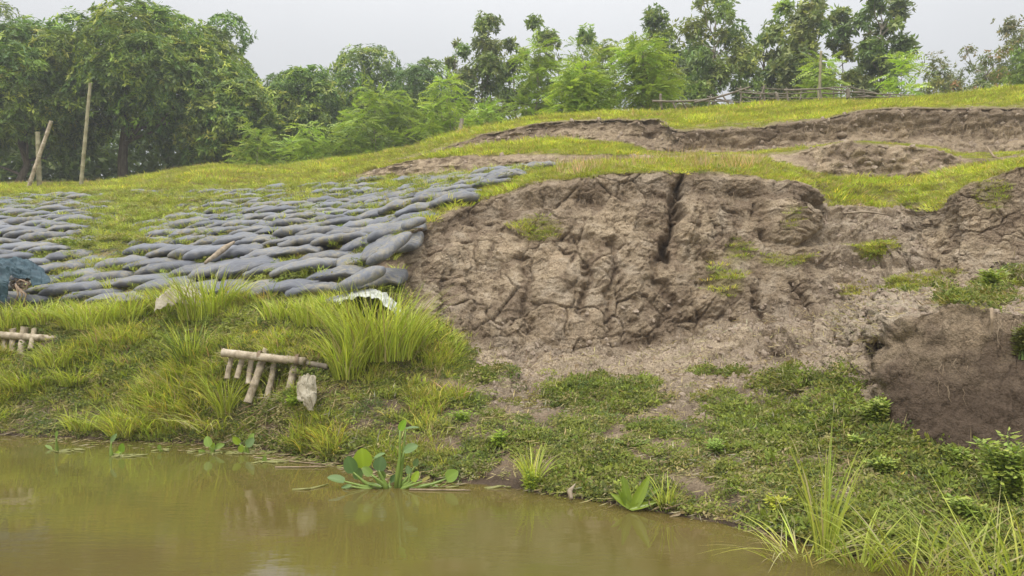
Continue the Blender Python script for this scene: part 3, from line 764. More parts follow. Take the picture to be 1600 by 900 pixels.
# dry fringe grass along the ridge and cliff lips
dry_kinds = [tuft(50+i, 16, .26, .09, .007, .3, 3, .25, .5) for i in range(3)]
lipw = AREA*c4(veg)*inview*(np.exp(-((c4(VV)-12.0)/.35)**2)*(c4(PX) < 760)*.9/np.maximum(DQ, 5)**1.2
        + band(6.2, 8.2, .2)[:-1, :-1]*(c4(PX) > 870)*(c4(PX) < 1200)*.05)
n = 2600
p, nn, j, i = sample(lipw, n, r)
col = mixcols(r, n, [DRY, OLIVE, GREEN], [.5, .3, .2])
sc = r.uniform(.4, 1.0, n)
rot = np.stack([r.normal(0, .15, n), r.normal(0, .15, n), r.uniform(0, 6.28, n)], 1)
scatter('grass', 'dry straw coloured grass stems on the ridge and cliff lip', dry_kinds, p, rot, np.stack([sc]*3, 1), col)

# creeping leafy ground cover
def rosette(seed, n, R_, ll):
    r = np.random.default_rng(seed)
    a = r.uniform(0, 6.28, n); rad = R_*np.sqrt(r.uniform(0, 1, n))
    b = np.stack([np.cos(a)*rad, np.sin(a)*rad, r.uniform(.004, .05, n)*(1-rad/R_*.6)], 1)
    da = r.uniform(0, 6.28, n)
    d = norm(np.stack([np.cos(da), np.sin(da), r.uniform(-.2, .7, n)], 1))
    s = norm(np.cross(d, norm(np.stack([r.normal(0, .35, n), r.normal(0, .35, n), np.ones(n)], 1))))
    v = leaf_quads(b, d, s, ll*r.uniform(.6, 1.3, n), ll*.62*r.uniform(.7, 1.2, n), .1, .55)
    return quads_mesh('rosette', v, np.ones((n, 3))*r.uniform(.7, 1.25, (n, 1)), M_inst)
ros = [rosette(60+i, 60, .10, .026) for i in range(4)]
gw = AREA*c4(veg)*inview*((c4(VV) < 5.0)*np.where(c4(PX) < 700, .8, 1.2) + (c4(bagz) > .3)*.25*sst(-.05, .2, c4(vn)+.02) + .01*(c4(VV) < 8))/np.maximum(DQ, 4)**.8
n = 19000
p, nn, j, i = sample(gw, n, r)
col = mixcols(r, n, [np.array([.20, .245, .045]), np.array([.29, .33, .065]), OLIVE, np.array([.15, .20, .055]), DRY*.9], [.3, .3, .18, .14, .08])
col = col*np.where(VV[j, i] < 5, .82, 1)[:, None]*(1-.35*sst(.05, .35, -vn2[j, i]))[:, None]
sc = r.uniform(.5, 1.25, n)*np.where(p[:, 1] > 9, 1.3, 1)
rx_ = np.arctan2(-nn[:, 1]*-1, nn[:, 2])
rot = np.stack([-np.arctan2(nn[:, 1], nn[:, 2])+r.normal(0, .2, n), r.normal(0, .2, n), np.zeros(n)], 1)
scatter('ground_cover', 'creeping small leaved weeds on the lower bank and between the sandbags', ros, p, rot, np.stack([sc, sc, sc*1.2], 1), col)
# larger leaved seedlings standing among the creepers
big_ros = [rosette(160+i, 30, .080, .036) for i in range(4)]
bw = AREA*c4(veg)*inview*(c4(VV) < 4.6)*sst(-.05, .25, c4(vn)+.05)/np.maximum(DQ, 4)**.5
n = 900
p, nn, j, i = sample(bw, n, r)
col = mixcols(r, n, [np.array([.22, .27, .05]), np.array([.30, .35, .07]), np.array([.16, .20, .05]), np.array([.32, .31, .12])], [.35, .3, .2, .15])
sc = r.uniform(.6, 1.25, n)
rot = np.stack([-np.arctan2(nn[:, 1], nn[:, 2])*.5+r.normal(0, .2, n), r.normal(0, .2, n), np.zeros(n)], 1)
scatter('ground_cover', 'broader leaved weeds standing among the creepers on the lower bank', big_ros, p, rot, np.stack([sc, sc, sc*2.2], 1), col)
# straw litter
def litter(seed):
    r = np.random.default_rng(seed); n = 9
    a = r.uniform(0, 6.28, n); d = np.stack([np.cos(a), np.sin(a), r.uniform(-.1, .25, n)], 1)
    b = np.stack([r.normal(0, .05, n), r.normal(0, .05, n), r.uniform(.005, .03, n)], 1)
    s = norm(np.cross(d, np.array([0, 0, 1.])))
    v = leaf_quads(b, norm(d), s, r.uniform(.05, .13, n), r.uniform(.003, .009, n), 0, .5)
    return quads_mesh('litter', v, np.ones((n, 3))*r.uniform(.7, 1.2, (n, 1)), M_inst)
lit = [litter(80+i) for i in range(3)]
lw = AREA*inview*(1-c4(dark))*(c4(VV) < 4.9)*(c4(VV) > 1.0)*(.1+c4(veg))/np.maximum(DQ, 4)
n = 5500
p, nn, j, i = sample(lw, n, r)
col = mixcols(r, n, [DRY*1.15, np.array([.30, .22, .13]), np.array([.45, .41, .30])], [.5, .35, .15])
sc = r.uniform(.5, 1.3, n)
scatter('dead_grass', 'straw and dead leaves lying on the bank', lit, p, np.stack([-np.arctan2(nn[:, 1], nn[:, 2]), np.zeros(n), np.zeros(n)], 1), np.stack([sc]*3, 1), col)
# clods
def clod(seed, rad=.03):
    r = np.random.default_rng(seed)
    import bmesh
    bm = bmesh.new(); bmesh.ops.create_icosphere(bm, subdivisions=2, radius=1)
    v = np.array([list(x.co) for x in bm.verts]); f = [[x.index for x in q.verts] for q in bm.faces]; bm.free()
    k = 1+.45*fbm(v[:, 0]*1.3+seed, v[:, 1]*1.3, v[:, 2]*1.3, 3)*1.6
    v = v*k[:, None]*np.array([1, .85, .65])*rad
    return mesh_np('clod', v, np.array(f).ravel(), np.full(len(f), 3), M_clod, False, np.ones((len(v), 3)))
clods = [clod(90+i) for i in range(5)]
cw = AREA*inview*np.clip(c4(apron)+.5*c4(gully)+.25*c4(mudA)*(c4(VV) < 5.2)+.12*(c4(bare) > .4)*(c4(VV) > 8), 0, 1)*(1-c4(dark))*(.15+sst(0, .3, c4(vn2)+.1))/np.maximum(DQ, 5)
n = 9000
p, nn, j, i = sample(cw, n, r)
sc = np.clip(np.exp(r.normal(-.80, .55, n)), .1, 1.5)*(1+(p[:, 1] > 12)*.8)
scatter('dirt', 'crumbled clods of dry mud lying on the mud apron', clods, p, np.stack([r.uniform(0, 6, n)]*3, 1), np.stack([sc]*3, 1), np.ones((n, 3)))
# hanging roots under the lips
rt = MB(); rr = random.Random(5)
root_spots = [(760+rr.uniform(-30, 50), 362) for _ in range(7)] + [(rr.uniform(885, 945), rr.uniform(372, 380)) for _ in range(22)] + [(rr.uniform(895, 935), 312) for _ in range(10)] \
    + [(rr.uniform(1040, 1120), 218) for _ in range(16)] + [(rr.uniform(1200, 1600), rr.uniform(194, 204)) for _ in range(34)] + [(rr.uniform(1470, 1600), 500+rr.uniform(-6, 10)) for _ in range(22)] \
    + [(rr.uniform(640, 1200), rr.uniform(300, 320)) for _ in range(26)] + [(rr.uniform(1020, 1056), rr.uniform(300, 330)) for _ in range(6)] \
    + [(rr.gauss(1480, 10), rr.gauss(568, 12)) for _ in range(6)] + [(rr.gauss(1512, 10), rr.gauss(570, 14)) for _ in range(3)] + [(rr.uniform(1500, 1600), 498) for _ in range(10)]
for (x, y) in root_spots:
    g0, nn_ = ground(x, y)
    ln = rr.uniform(.08, .3)*(1.5 if y < 210 else 1)
    pts = []; q = g0 - Vector((0, .03, 0))
    for k in range(5):
        pts.append(q.copy()); q = q + Vector((rr.uniform(-.03, .03), -rr.uniform(-.004, .02), -ln/4))
    rt.tube(pts, [.0034*g0.y/9, .003*g0.y/9, .0026*g0.y/9, .002*g0.y/9, .001*g0.y/9], 4)
tag(rt.build('hanging_roots', M_root), 'thin pale roots hanging out of the mud faces', kind='stuff')
# ------------------------------------------------------------------ sandbag revetment
ORD = ['first', 'second', 'third', 'fourth', 'fifth', 'sixth', 'seventh', 'eighth', 'ninth', 'tenth', 'eleventh', 'twelfth', 'thirteenth', 'fourteenth',
       'fifteenth', 'sixteenth', 'seventeenth', 'eighteenth', 'nineteenth', 'twentieth', 'twenty-first', 'twenty-second', 'twenty-third', 'twenty-fourth',
       'twenty-fifth', 'twenty-sixth', 'twenty-seventh', 'twenty-eighth', 'twenty-ninth', 'thirtieth', 'thirty-first', 'thirty-second', 'thirty-third', 'thirty-fourth', 'thirty-fifth', 'thirty-sixth']
def bag_mesh(seed, lx=.78, ly=.82, lz=.175, nu=26, nv=24, droop=0.0, bend=0.0, wrinkle=1.0):
    r = np.random.default_rng(seed)
    u = np.linspace(-np.pi/2, np.pi/2, nv); v = np.linspace(0, 2*np.pi, nu, endpoint=False)
    U, V = np.meshgrid(u, v, indexing='ij')
    def sp(c, e): return np.sign(c)*np.abs(c)**e
    y = sp(np.sin(U), .75)*ly/2
    x = sp(np.cos(U), .28)*sp(np.cos(V), .7)*lx/2
    z = sp(np.cos(U), .36)*sp(np.sin(V), .75)*lz/2
    s = seed*3.7
    d = fbm(x*6+s, y*6, z*4, 4)*.05*wrinkle
    x = x*(1+fbm(y*2.2+s, z*0+1, z*0, 2)*.18); z = z*(1+fbm(x*2.2+s, y*2.2+4, x*0, 2)*.35)
    wr = np.abs(perlin(x*12+s, y*5, x*0+2))*.045*wrinkle
    z = z + d - wr*(z > 0) + .03*np.cos(y/ly*np.pi)
    z = z - .06*sst(.25, .5, np.abs(y)/ly)*lz*4*.3 - droop*np.clip(-y/ly+.1, 0, 1)**1.5
    x = x + bend*(y/ly)**2
    vv = np.stack([x, y, z], -1).reshape(-1, 3)
    ii = np.arange(nv*nu).reshape(nv, nu); f = []
    for a in range(nv-1):
        for b in range(nu):
            b2 = (b+1) % nu
            f.append([ii[a, b], ii[a, b2], ii[a+1, b2], ii[a+1, b]])
    return mesh_np('sandbag', vv, np.array(f).ravel(), np.full(len(f), 4), M_bag, True, np.ones((len(vv), 3)))
bags = [bag_mesh(i) for i in range(9)]
U_ = np.array([.83, -.555]); U_ /= np.linalg.norm(U_); N_ = np.array([.555, .83]); N_ /= np.linalg.norm(N_)
edge_D = [8.7, 9.1, 9.6, 10.2, 10.9, 11.6, 12.3, 13.2, 15, 17.5, 22]
edge_px = [590, 598, 612, 632, 664, 712, 745, 790, 845, 895, 905]
rb = random.Random(3)
rows = []
for rI in range(18):
    nd = 5.45 + .59*rI
    row = []
    for k in range(-44, 18):
        s = k*.60 + (rI % 2)*.30 + rb.uniform(-.07, .07)
        x, y = N_*(nd+rb.uniform(-.05, .05)) + U_*s
        if y < 8: continue
        px = CX+F*x/y
        if px < -70 or px > np.interp(y, edge_D, edge_px)-(14 if y < 12 else 8): continue
        z = zat(px, y)
        py = CY-(z-H)*F/y
        d0, _ = base_dz(np.array(px), np.array(5.0)); d1, _ = base_dz(np.array(px), np.array(7.9))
        if y < d0-.1 or y > d1-.05: continue
        row.append((px, x, y, z))
    row.sort(key=lambda t: -t[0])
    if row: rows.append(row)
rows.reverse()   # first row = top
hidden = []
nb = 0
for ri, row in enumerate(rows):
    for bi, (px, x, y, z) in enumerate(row):
        # patches where the greenery has swallowed the bags
        py = CY-(z-H)*F/y
        g = fbm(np.array(x*.5+4), np.array(y*.5), np.array(0.), 3)
        gr = math.exp(-(((px-190)/80)**2+((py-375-(190-px)*.35)/40)**2))
        sink = .0 + max(0, float(g))*.16 + gr*.17 + (.02 if y > 17 else 0)
        if sink > .19: continue
        zx = zat(px+8, y); e = .45
        zf = zat(CX+F*(x+N_[0]*e)/(y+N_[1]*e), y+N_[1]*e); zb = zat(CX+F*(x-N_[0]*e)/(y-N_[1]*e), y-N_[1]*e)
        pitch = math.atan2(zf-zb, 2*e)
        o = link('sandbag', bags[rb.randrange(9)])
        nb += 1
        LASTB = nb
        if bi == 0:
            lab = 'grey sandbag jutting out at the cliff edge, end of the %s row from the top' % ORD[ri]
        elif bi > 30:
            lab = 'grey sandbag at the far left end of the %s row from the top' % ORD[ri]
        else:
            lab = 'grey sandbag, %s from the cliff edge in the %s row down' % (ORD[bi], ORD[ri])
        tag(o, lab, 'sandbag', 'sandbags laid in rows on the slope')
        o.location = (x, y, z + .028 - sink + rb.uniform(-.035, .025))
        rz = math.atan2(-N_[0], N_[1]) + rb.uniform(-.10, .10) - .98
        o.rotation_euler = Euler((pitch*.42+rb.uniform(-.03, .03), pitch*.88-.23+rb.uniform(-.04, .04), rz), 'XYZ')
        k = rb.uniform(.92, 1.1)*(1.0 if y < 17 else .95); o.scale = (k*rb.uniform(.92, 1.14), k, k*rb.uniform(.8, 1.15))
print('BAGS', nb, [len(r_) for r_ in rows])
r = np.random.default_rng(41); pp = []; kk = []
for rI in range(-1, 36):
    for q in range(1500):
        s_ = r.uniform(-24, 9); nd = 5.45+.59*(rI/2) + (-.29 if rI % 2 == 0 else 0) + r.normal(0, .07 if rI % 2 == 0 else .22)
        if rI % 2 and r.uniform() > .35: continue
        x, y = N_*nd+U_*s_
        if y < 8.5: continue
        px = CX+F*x/y
        if px < -60 or px > np.interp(y, edge_D, edge_px)+4: continue
        pp.append((x, y, px, rI % 2))
pp = np.array(pp)
m_ = fbm(pp[:, 0]*.55+4, pp[:, 1]*.55, pp[:, 0]*0, 4)+.35*fbm(pp[:, 0]*2.4, pp[:, 1]*2.4, pp[:, 0]*0, 2)
pyy = np.array([CY-(zat(a[2], a[1])-H)*F/a[1] for a in pp])
# green swathes: one running down the slope on the left, one on the upper rows
sw = np.exp(-(((pp[:, 2]-190)/85)**2+((pyy-375-(190-pp[:, 2])*.35)/45)**2)) + .7*np.exp(-(((pp[:, 2]-330)/170)**2+((pyy-312)/16)**2)) + .35*np.exp(-((pyy-300)/12)**2)
keep = r.uniform(size=len(pp)) < np.clip(.12+m_*1.2+sw*.9, 0.04, 1)*.85*np.clip(pp[:, 1]/12, .7, 1.4)
pp = pp[keep]; sw = sw[keep]; pyy = pyy[keep]
zz = np.array([zat(a[2], a[1]) for a in pp]) + r.uniform(.04, .13, len(pp))
# stay inside the revetment
ok = np.array([(a[1] > base_dz(np.array(a[2]), np.array(5.0))[0]) and (a[1] < base_dz(np.array(a[2]), np.array(8.0))[0]) for a in pp])
pp, zz, sw = pp[ok], zz[ok], sw[ok]; n = len(pp); print('BAGWEEDS', n)
half = r.uniform(size=n) < .5
P3 = np.stack([pp[:, 0], pp[:, 1], zz], 1)
sc = r.uniform(.5, 1.15, n)*(1+.25*(pp[:, 1] > 14))
c_ = mixcols(r, n, [GREEN, LIME, OLIVE, DRY], [.4, .3, .2, .1])
ro = np.stack([r.normal(.15, .15, n), r.normal(0, .15, n), r.uniform(0, 6.28, n)], 1)
scatter('grass', 'low grass sprouting in the joints between the sandbags', [tuft(140+i, 20, .10, .07, .006, .5, 2, .5, .1) for i in range(3)], P3[half], ro[half], np.stack([sc]*3, 1)[half], c_[half])
c_ = mixcols(r, n, [np.array([.22, .26, .05]), np.array([.32, .36, .08]), OLIVE, DRY*.8], [.35, .35, .2, .1])
scatter('ground_cover', 'small creeping weeds spreading over the sandbags', ros, P3[~half], np.stack([np.full(n, .25), np.zeros(n), ro[:, 2]], 1)[~half], np.stack([sc*1.2, sc*1.2, sc*1.3], 1)[~half], c_[~half])
# the bags that hang over the broken edge
def edge_bag(pts, w_, h_, label, seed):
    """a long limp bag following a polyline of points"""
    pts = [Vector(p) for p in pts]
    n = 22; m = 18; V = []; 
    def at(t):
        f = t*(len(pts)-1); i = min(int(f), len(pts)-2); return pts[i].lerp(pts[i+1], f-i)
    for a in range(n+1):
        t = a/n; c = at(t); dr = (at(min(t+.06, 1))-at(max(t-.06, 0))).normalized()
        side = dr.cross(Vector((0, 0, 1))).normalized(); up = side.cross(dr).normalized()
        pr = max(.03, (1-abs(2*t-1)**4.0))**.5
        for b in range(m):
            th = 2*math.pi*b/m
            kx = math.copysign(abs(math.cos(th))**.8, math.cos(th)); kz = math.copysign(abs(math.sin(th))**.8, math.sin(th))
            wr = 1+.10*float(perlin(np.array(t*6.0+seed), np.array(math.cos(th)*2), np.array(math.sin(th)*2)))+.05*float(perlin(np.array(t*16.0+seed), np.array(math.cos(th)*3), np.array(math.sin(th)*3)))
            V.append(c + side*kx*w_*pr*wr + up*kz*h_*pr*wr)
    Fc = [[a*m+b, a*m+(b+1) % m, (a+1)*m+(b+1) % m, (a+1)*m+b] for a in range(n) for b in range(m)]
    Fc += [list(range(m))[::-1], [n*m+b for b in range(m)]]
    mb = MB(); mb.add(V, Fc); me = mb.mesh('sandbag', M_bag)
    c0 = sum(V, Vector())/len(V)
    me.transform(__import__('mathutils').Matrix.Translation(-c0))
    o = link('sandbag', me, loc=c0)
    tag(o, label, 'sandbag', 'sandbags laid in rows on the slope')
edge_bag([P(572, 412, 9.35), P(596, 400, 9.35), P(618, 380, 9.6), P(640, 364, 10.1)], .10, .065, 'long black sandbag slumping down over the broken edge beside the mud cliff', 1)
edge_bag([P(526, 452, 8.75), P(555, 440, 8.8), P(580, 428, 8.95), P(598, 420, 9.1)], .14, .075, 'slate sandbag at the foot of the slope just above the torn white plastic', 2)
edge_bag([P(630, 356, 10.35), P(645, 348, 10.45), P(662, 343, 10.6)], .12, .06, 'dark sandbag overhanging the mud at the corner of the cliff', 3)

# ------------------------------------------------------------------ trees
def ground_back(px):
    d, z = base_dz(np.array(float(np.clip(px, -500, 2100))), np.array(12.6)); return float(z)
def whorl_crown(r, lobes, nW, k, ll, lw, droop, pal, wts, flat=.78, zmin=-.55, flush=None, flushfrac=0, inner=.15, shell=(.78, 1.06)):
    C_ = np.array([l[:3] for l in lobes]); R_ = np.array([l[3] for l in lobes])
    pr = R_**2; pr = pr/pr.sum()
    li = r.choice(len(lobes), nW, p=pr)
    d = r.normal(size=(nW, 3)); d = norm(d); d[:, 2] = np.where(d[:, 2] < zmin, -d[:, 2], d[:, 2])
    rad = r.uniform(shell[0], shell[1], nW)*(1+.55*fbm(d[:, 0]*2.6+li, d[:, 1]*2.6, d[:, 2]*2.6, 3))
    inn = r.uniform(size=nW) < inner; rad[inn] *= r.uniform(.4, .8, inn.sum())
    tip = C_[li] + d*(R_[li]*rad)[:, None]*np.array([1, 1, flat])
    o = norm(d + np.array([0, 0, .35])) 
    # leaves of each whorl radiate around the twig and hang
    t1 = norm(np.cross(o, np.array([.31, .23, .92]))); t2 = np.cross(o, t1)
    a = (np.arange(k)[None, :]*2.399 + r.uniform(0, 6.28, nW)[:, None])
    ca, sa = np.cos(a)[..., None], np.sin(a)[..., None]
    ld = o[:, None, :]*.45 + (t1[:, None, :]*ca + t2[:, None, :]*sa)*.95 + np.array([0, 0, -droop]) + r.normal(0, .15, (nW, k, 3))
    ld = norm(ld).reshape(-1, 3)
    b = np.repeat(tip, k, 0) + r.normal(0, .03, (nW*k, 3))
    s = norm(np.cross(ld, norm(r.normal(0, .35, (nW*k, 3))+np.array([0, 0, 1.]))))
    l = ll*r.uniform(.7, 1.25, nW*k); wdt = lw*r.uniform(.75, 1.25, nW*k)
    v = leaf_quads(b, ld, s, l, wdt, .1, .5)
    cc = mixcols(r, nW, pal, wts, .16)
    if flush is not None:
        f = (r.uniform(size=nW) < flushfrac) & (d[:, 2] > -.1); 
        cc[f] = np.array(flush)*r.uniform(.8, 1.15, (f.sum(), 1))
    # whole boughs differ a little in tone
    tone = r.uniform(.82, 1.18, (len(lobes), 1))*np.stack([r.uniform(.9, 1.15, len(lobes)), np.ones(len(lobes)), r.uniform(.8, 1.1, len(lobes))], 1)
    cc = cc*tone[li]
    return v, np.repeat(cc, k, 0)
def frond_crown(r, lobes, nF, pairs, fl, ll, lw, pal, wts, flat=.55):
    C_ = np.array([l[:3] for l in lobes]); R_ = np.array([l[3] for l in lobes])
    pr = R_**2; pr /= pr.sum(); li = r.choice(len(lobes), nF, p=pr)
    d = norm(r.normal(size=(nF, 3))*np.array([1, 1, .6])+np.array([0, 0, .15]))
    st = C_[li] + d*(R_[li]*r.uniform(.25, .95, nF))[:, None]*np.array([1, 1, flat])
    rd = norm(d*np.array([1, 1, .35]) + r.normal(0, .35, (nF, 3)) + np.array([0, 0, -.05]))
    up = norm(r.normal(0, .25, (nF, 3)) + np.array([0, 0, 1.])); sd_ = norm(np.cross(rd, up))
    t = np.linspace(.12, 1, pairs)
    L_ = fl*r.uniform(.65, 1.25, nF)
    base = st[:, None, :] + rd[:, None, :]*(t*1.0)[None, :, None]*L_[:, None, None] + np.array([0, 0, -1.])*(t**2)[None, :, None]*.22*L_[:, None, None]
    out_ = []
    for sg in (-1, 1):
        ld = norm(sd_[:, None, :]*sg + rd[:, None, :]*.55 + r.normal(0, .16, (nF, pairs, 3)) + np.array([0, 0, -.12]))
        l = ll*(1-.45*t)[None, :]*r.uniform(.8, 1.2, (nF, pairs))
        s = norm(np.cross(ld, up[:, None, :]))
        out_.append(leaf_quads(base.reshape(-1, 3), ld.reshape(-1, 3), s.reshape(-1, 3), l.ravel(), np.full(nF*pairs, lw)*r.uniform(.8, 1.2, nF*pairs), .05, .5))
    v = np.concatenate(out_)
    c = mixcols(r, nF, pal, wts, .15)*r.uniform(.85, 1.15, (len(lobes), 1))[li]
    c = np.concatenate([np.repeat(c, pairs, 0)]*2)
    return v, c
def limbs(mb, base, lobes, rt_, r, fork=.35, nb=None, wig=.12, seg=7):
    top = max(l[2] for l in lobes)
    cx = np.mean([l[0] for l in lobes]); cy = np.mean([l[1] for l in lobes])
    b = Vector(base); fz = b.z+(top-b.z)*fork
    fp = Vector((b.x+(cx-b.x)*.4+r.normal()*wig, b.y+(cy-b.y)*.4, fz))
    top_p = Vector((cx, cy, b.z+(top-b.z)*.9))
    k = [b-Vector((0, 0, .4)), b+Vector((0, 0, .02)), b.lerp(fp, .5)+Vector((r.normal()*wig*.5, 0, 0)), fp, fp.lerp(top_p, .5)+Vector((r.normal()*wig, r.normal()*wig, 0)), top_p]
    mb.tube(k, [rt_*1.5, rt_*1.2, rt_, rt_*.85, rt_*.45, rt_*.1], seg, wob=.06)
    for l in sorted(lobes, key=lambda q: -q[3])[:nb]:
        e = Vector(l[:3]); t0 = min(.95, max(.05, (e.z-l[3]*.9-fz)/max(top_p.z-fz, .1)))
        s0 = fp.lerp(top_p, t0*.8) if e.z-l[3] > fz else k[2].lerp(fp, r.uniform(.3, 1))
        md = s0.lerp(e, .5)+Vector((r.normal()*wig, r.normal()*wig, -.12*abs((e-s0).length)))
        r0 = rt_*.42
        mb.tube([s0, s0.lerp(md, .5)+Vector((0, 0, .02)), md, e], [r0, r0*.8, r0*.6, r0*.15], 5, cap=False)
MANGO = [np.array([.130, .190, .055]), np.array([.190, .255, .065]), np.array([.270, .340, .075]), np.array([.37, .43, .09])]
FEATH = [np.array([.34, .44, .09]), np.array([.44, .55, .11]), np.array([.26, .35, .08])]
TALL = [np.array([.20, .27, .11]), np.array([.28, .36, .13]), np.array([.38, .45, .15])]
def mango(px, D, top, halfw, label, seed, nW=3300, dark=1.0, bark=M_bark, botfrac=.18, flushfrac=.10, k=9, side_lobes=14, group=None, name='mango_tree'):
    r = np.random.default_rng(seed)
    zb = ground_back(px)-.05; x = (px-CX)/F*D; zt = H+(CY-top)/F*D; hw = halfw/F*D
    t = thing(name, label, 'tree', (x, D, zb), 0, group)
    hgt = zt-zb; zc = hgt*(.5+botfrac*.5); hz = hgt*(.5-botfrac*.5)
    lobes = []
    n = side_lobes
    for i in range(n):
        f = (i+.5)/n; ph = math.acos(1-f*1.7); a = i*2.399+r.uniform(-.3, .3)
        rr_ = hw*(1.45/math.sqrt(n))*r.uniform(.7, 1.3)
        k_ = .74*r.uniform(.85, 1.12)
        lobes.append((math.sin(ph)*math.cos(a)*hw*k_, math.sin(ph)*math.sin(a)*hw*k_*.8, zc+math.cos(ph)*(hz-rr_*.55)*.95, rr_))
    for i in range(4):
        lobes.append((r.normal()*hw*.2, r.normal()*hw*.2, zc+r.uniform(-.25, .35)*hz, hw*.5))
    v, c = whorl_crown(r, lobes, int(nW*1.45), k, .29, .082, .55, MANGO, [.34, .33, .22, .11], .85, -.75, (.50, .50, .13), flushfrac, .10, (.86, 1.05))
    c = c*dark*np.array([.92, 1.02, .92])
    link('crown', quads_mesh('crown', v, c, M_leaf), t)
    mb = MB(); limbs(mb, (0, 0, 0), lobes, max(.13, hw*.045), r, .26, 9, .25, 9)
    mb.build('trunk', bark, t)
    return t
def feather(px, D, top, halfw, label, seed, nF=420, bright=1.0, bot=.12, pads=9, thin=1.0, group=None, pal=FEATH, name='drumstick_tree', lean=0.0, fl=.62):
    r = np.random.default_rng(seed)
    zb = ground_back(px)-.05; x = (px-CX)/F*D; zt = H+(CY-top)/F*D; hw = halfw/F*D
    t = thing(name, label, 'tree', (x, D, zb), 0, group)
    hgt = zt-zb; lobes = []
    for i in range(pads):
        f = (i+.5)/pads; z = hgt*(bot+(1-bot)*f*.93)
        env = math.sin(min(1, (1-f)*1.05+.12)*math.pi*.62)
        a = i*2.399+r.uniform(-.5, .5); d = hw*.55*env*r.uniform(.5, 1.1)
        lobes.append((math.cos(a)*d+lean*f*hw, math.sin(a)*d*.8, z, hw*(.30+.34*env)*r.uniform(.85, 1.15)))
    v, c = frond_crown(r, lobes, nF, 9, fl, .145, .060, pal, [.4, .35, .25])
    link('crown', quads_mesh('crown', v, c*bright, M_leaf), t)
    mb = MB(); limbs(mb, (0, 0, 0), lobes, .06*thin*hgt/5, r, .3, pads, .10)
    mb.build('trunk', M_palebark, t)
    return t
def tall(px, D, top, halfw, label, seed, nW=900, lobes_n=9, gap=.75, dark=1.0, bot=.30, ll=.34, lw=.15, group=None, pal=TALL, wts=(.4, .38, .22), droop=.45, name='tall_tree', lean=0.0, k=7, rt_=.09, shape='column'):
    r = np.random.default_rng(seed); lobes_n = int(lobes_n*1.9); ll *= .82; lw *= .8; nW = int(nW*1.25)
    zb = ground_back(px)-.05; x = (px-CX)/F*D; zt = H+(CY-top)/F*D; hw = halfw/F*D
    t = thing(name, label, 'tree', (x, D, zb), 0, group)
    hgt = zt-zb; lobes = []
    for i in range(lobes_n):
        f = (i+.5)/lobes_n
        env = math.sin(min(1, (1-f)*.95+.10)*math.pi*.75) if shape == 'column' else (1.0 if f > .4 else .55)
        a = i*2.399+r.uniform(-.6, .6); rr_ = hw*gap*.42*(.6+.5*env)*r.uniform(.5, 1.4)
        d = max(0, hw*(.45+.75*env)-rr_*.8)*r.uniform(.35, 1.35)
        lobes.append((math.cos(a)*d+lean*f*hw, math.sin(a)*d, hgt*(bot+(1-bot)*f)-rr_*.25, rr_))
    v, c = whorl_crown(r, lobes, nW, k, ll, lw, droop, pal, list(wts), .85, -.9, None, 0, .22, (.3, 1.6))
    link('crown', quads_mesh('crown', v, c*dark, M_leaf), t)
    mb = MB(); limbs(mb, (0, 0, 0), lobes, rt_, r, .35, lobes_n, .12)
    mb.build('trunk', M_palebark if seed % 2 else M_bark, t)
    return t
# left mass of mango trees
mango(205, 37, 12, 185, 'huge spreading mango tree behind the tall lone bamboo pole', 101, 5200, 1.05, flushfrac=.14, side_lobes=34)
mango(28, 35, 48, 135, 'broad dark mango tree at the left edge of the photo behind the crossed poles', 102, 3800, .95, flushfrac=.06, side_lobes=26)
mango(-150, 36, 40, 130, 'mango tree beyond the left edge of the photo', 103, 1500, .9)
mango(335, 41, 20, 72, 'taller paler mango tree rising behind the right shoulder of the huge one', 104, 1700, .95, flushfrac=.03, side_lobes=11)
mango(362, 35.5, 128, 78, 'low rounded mango tree filling the right flank of the huge one', 105, 2300, .98, flushfrac=.12, botfrac=.05, side_lobes=20)
mango(-20, 45, 2, 70, 'mango tree crown showing above the left corner of the mass', 112, 900, .85, flushfrac=0)
mango(478, 40, 98, 72, 'rounded yellow green mango tree left of the middle thicket', 106, 2100, 1.05, flushfrac=.13, botfrac=.05, side_lobes=19)
mango(572, 47, 74, 92, 'wide domed mango tree on the skyline behind the feathery trees', 107, 2200, .95, flushfrac=.08, side_lobes=20)
mango(655, 45, 92, 66, 'lower mango tree sloping down to the right of the domed one', 108, 1500, .85, flushfrac=.02, side_lobes=10)
mango(420, 46, 118, 60, 'grey green mango tree filling the dip beside the huge mango tree', 109, 1300, .8, flushfrac=.0, side_lobes=9)
mango(690, 43, 140, 46, 'small dark mango tree at the right end of the mango row', 110, 900, .85, flushfrac=.0, side_lobes=8)
# dark thicket under and behind the mango row
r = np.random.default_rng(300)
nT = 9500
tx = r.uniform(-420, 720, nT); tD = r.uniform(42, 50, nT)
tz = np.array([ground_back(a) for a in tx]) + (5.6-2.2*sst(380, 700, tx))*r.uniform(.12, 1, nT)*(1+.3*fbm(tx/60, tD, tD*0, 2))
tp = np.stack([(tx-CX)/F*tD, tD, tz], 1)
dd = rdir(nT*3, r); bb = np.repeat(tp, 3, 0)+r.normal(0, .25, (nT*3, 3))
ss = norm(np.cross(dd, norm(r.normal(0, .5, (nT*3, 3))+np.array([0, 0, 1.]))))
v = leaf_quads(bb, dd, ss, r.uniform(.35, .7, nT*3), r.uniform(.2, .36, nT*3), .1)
o = link('undergrowth', quads_mesh('undergrowth', v, mixcols(r, nT*3, MANGO[:2], [.6, .4]), M_leaf)); tag(o, 'dark bushes under and behind the mango trees', kind='stuff')

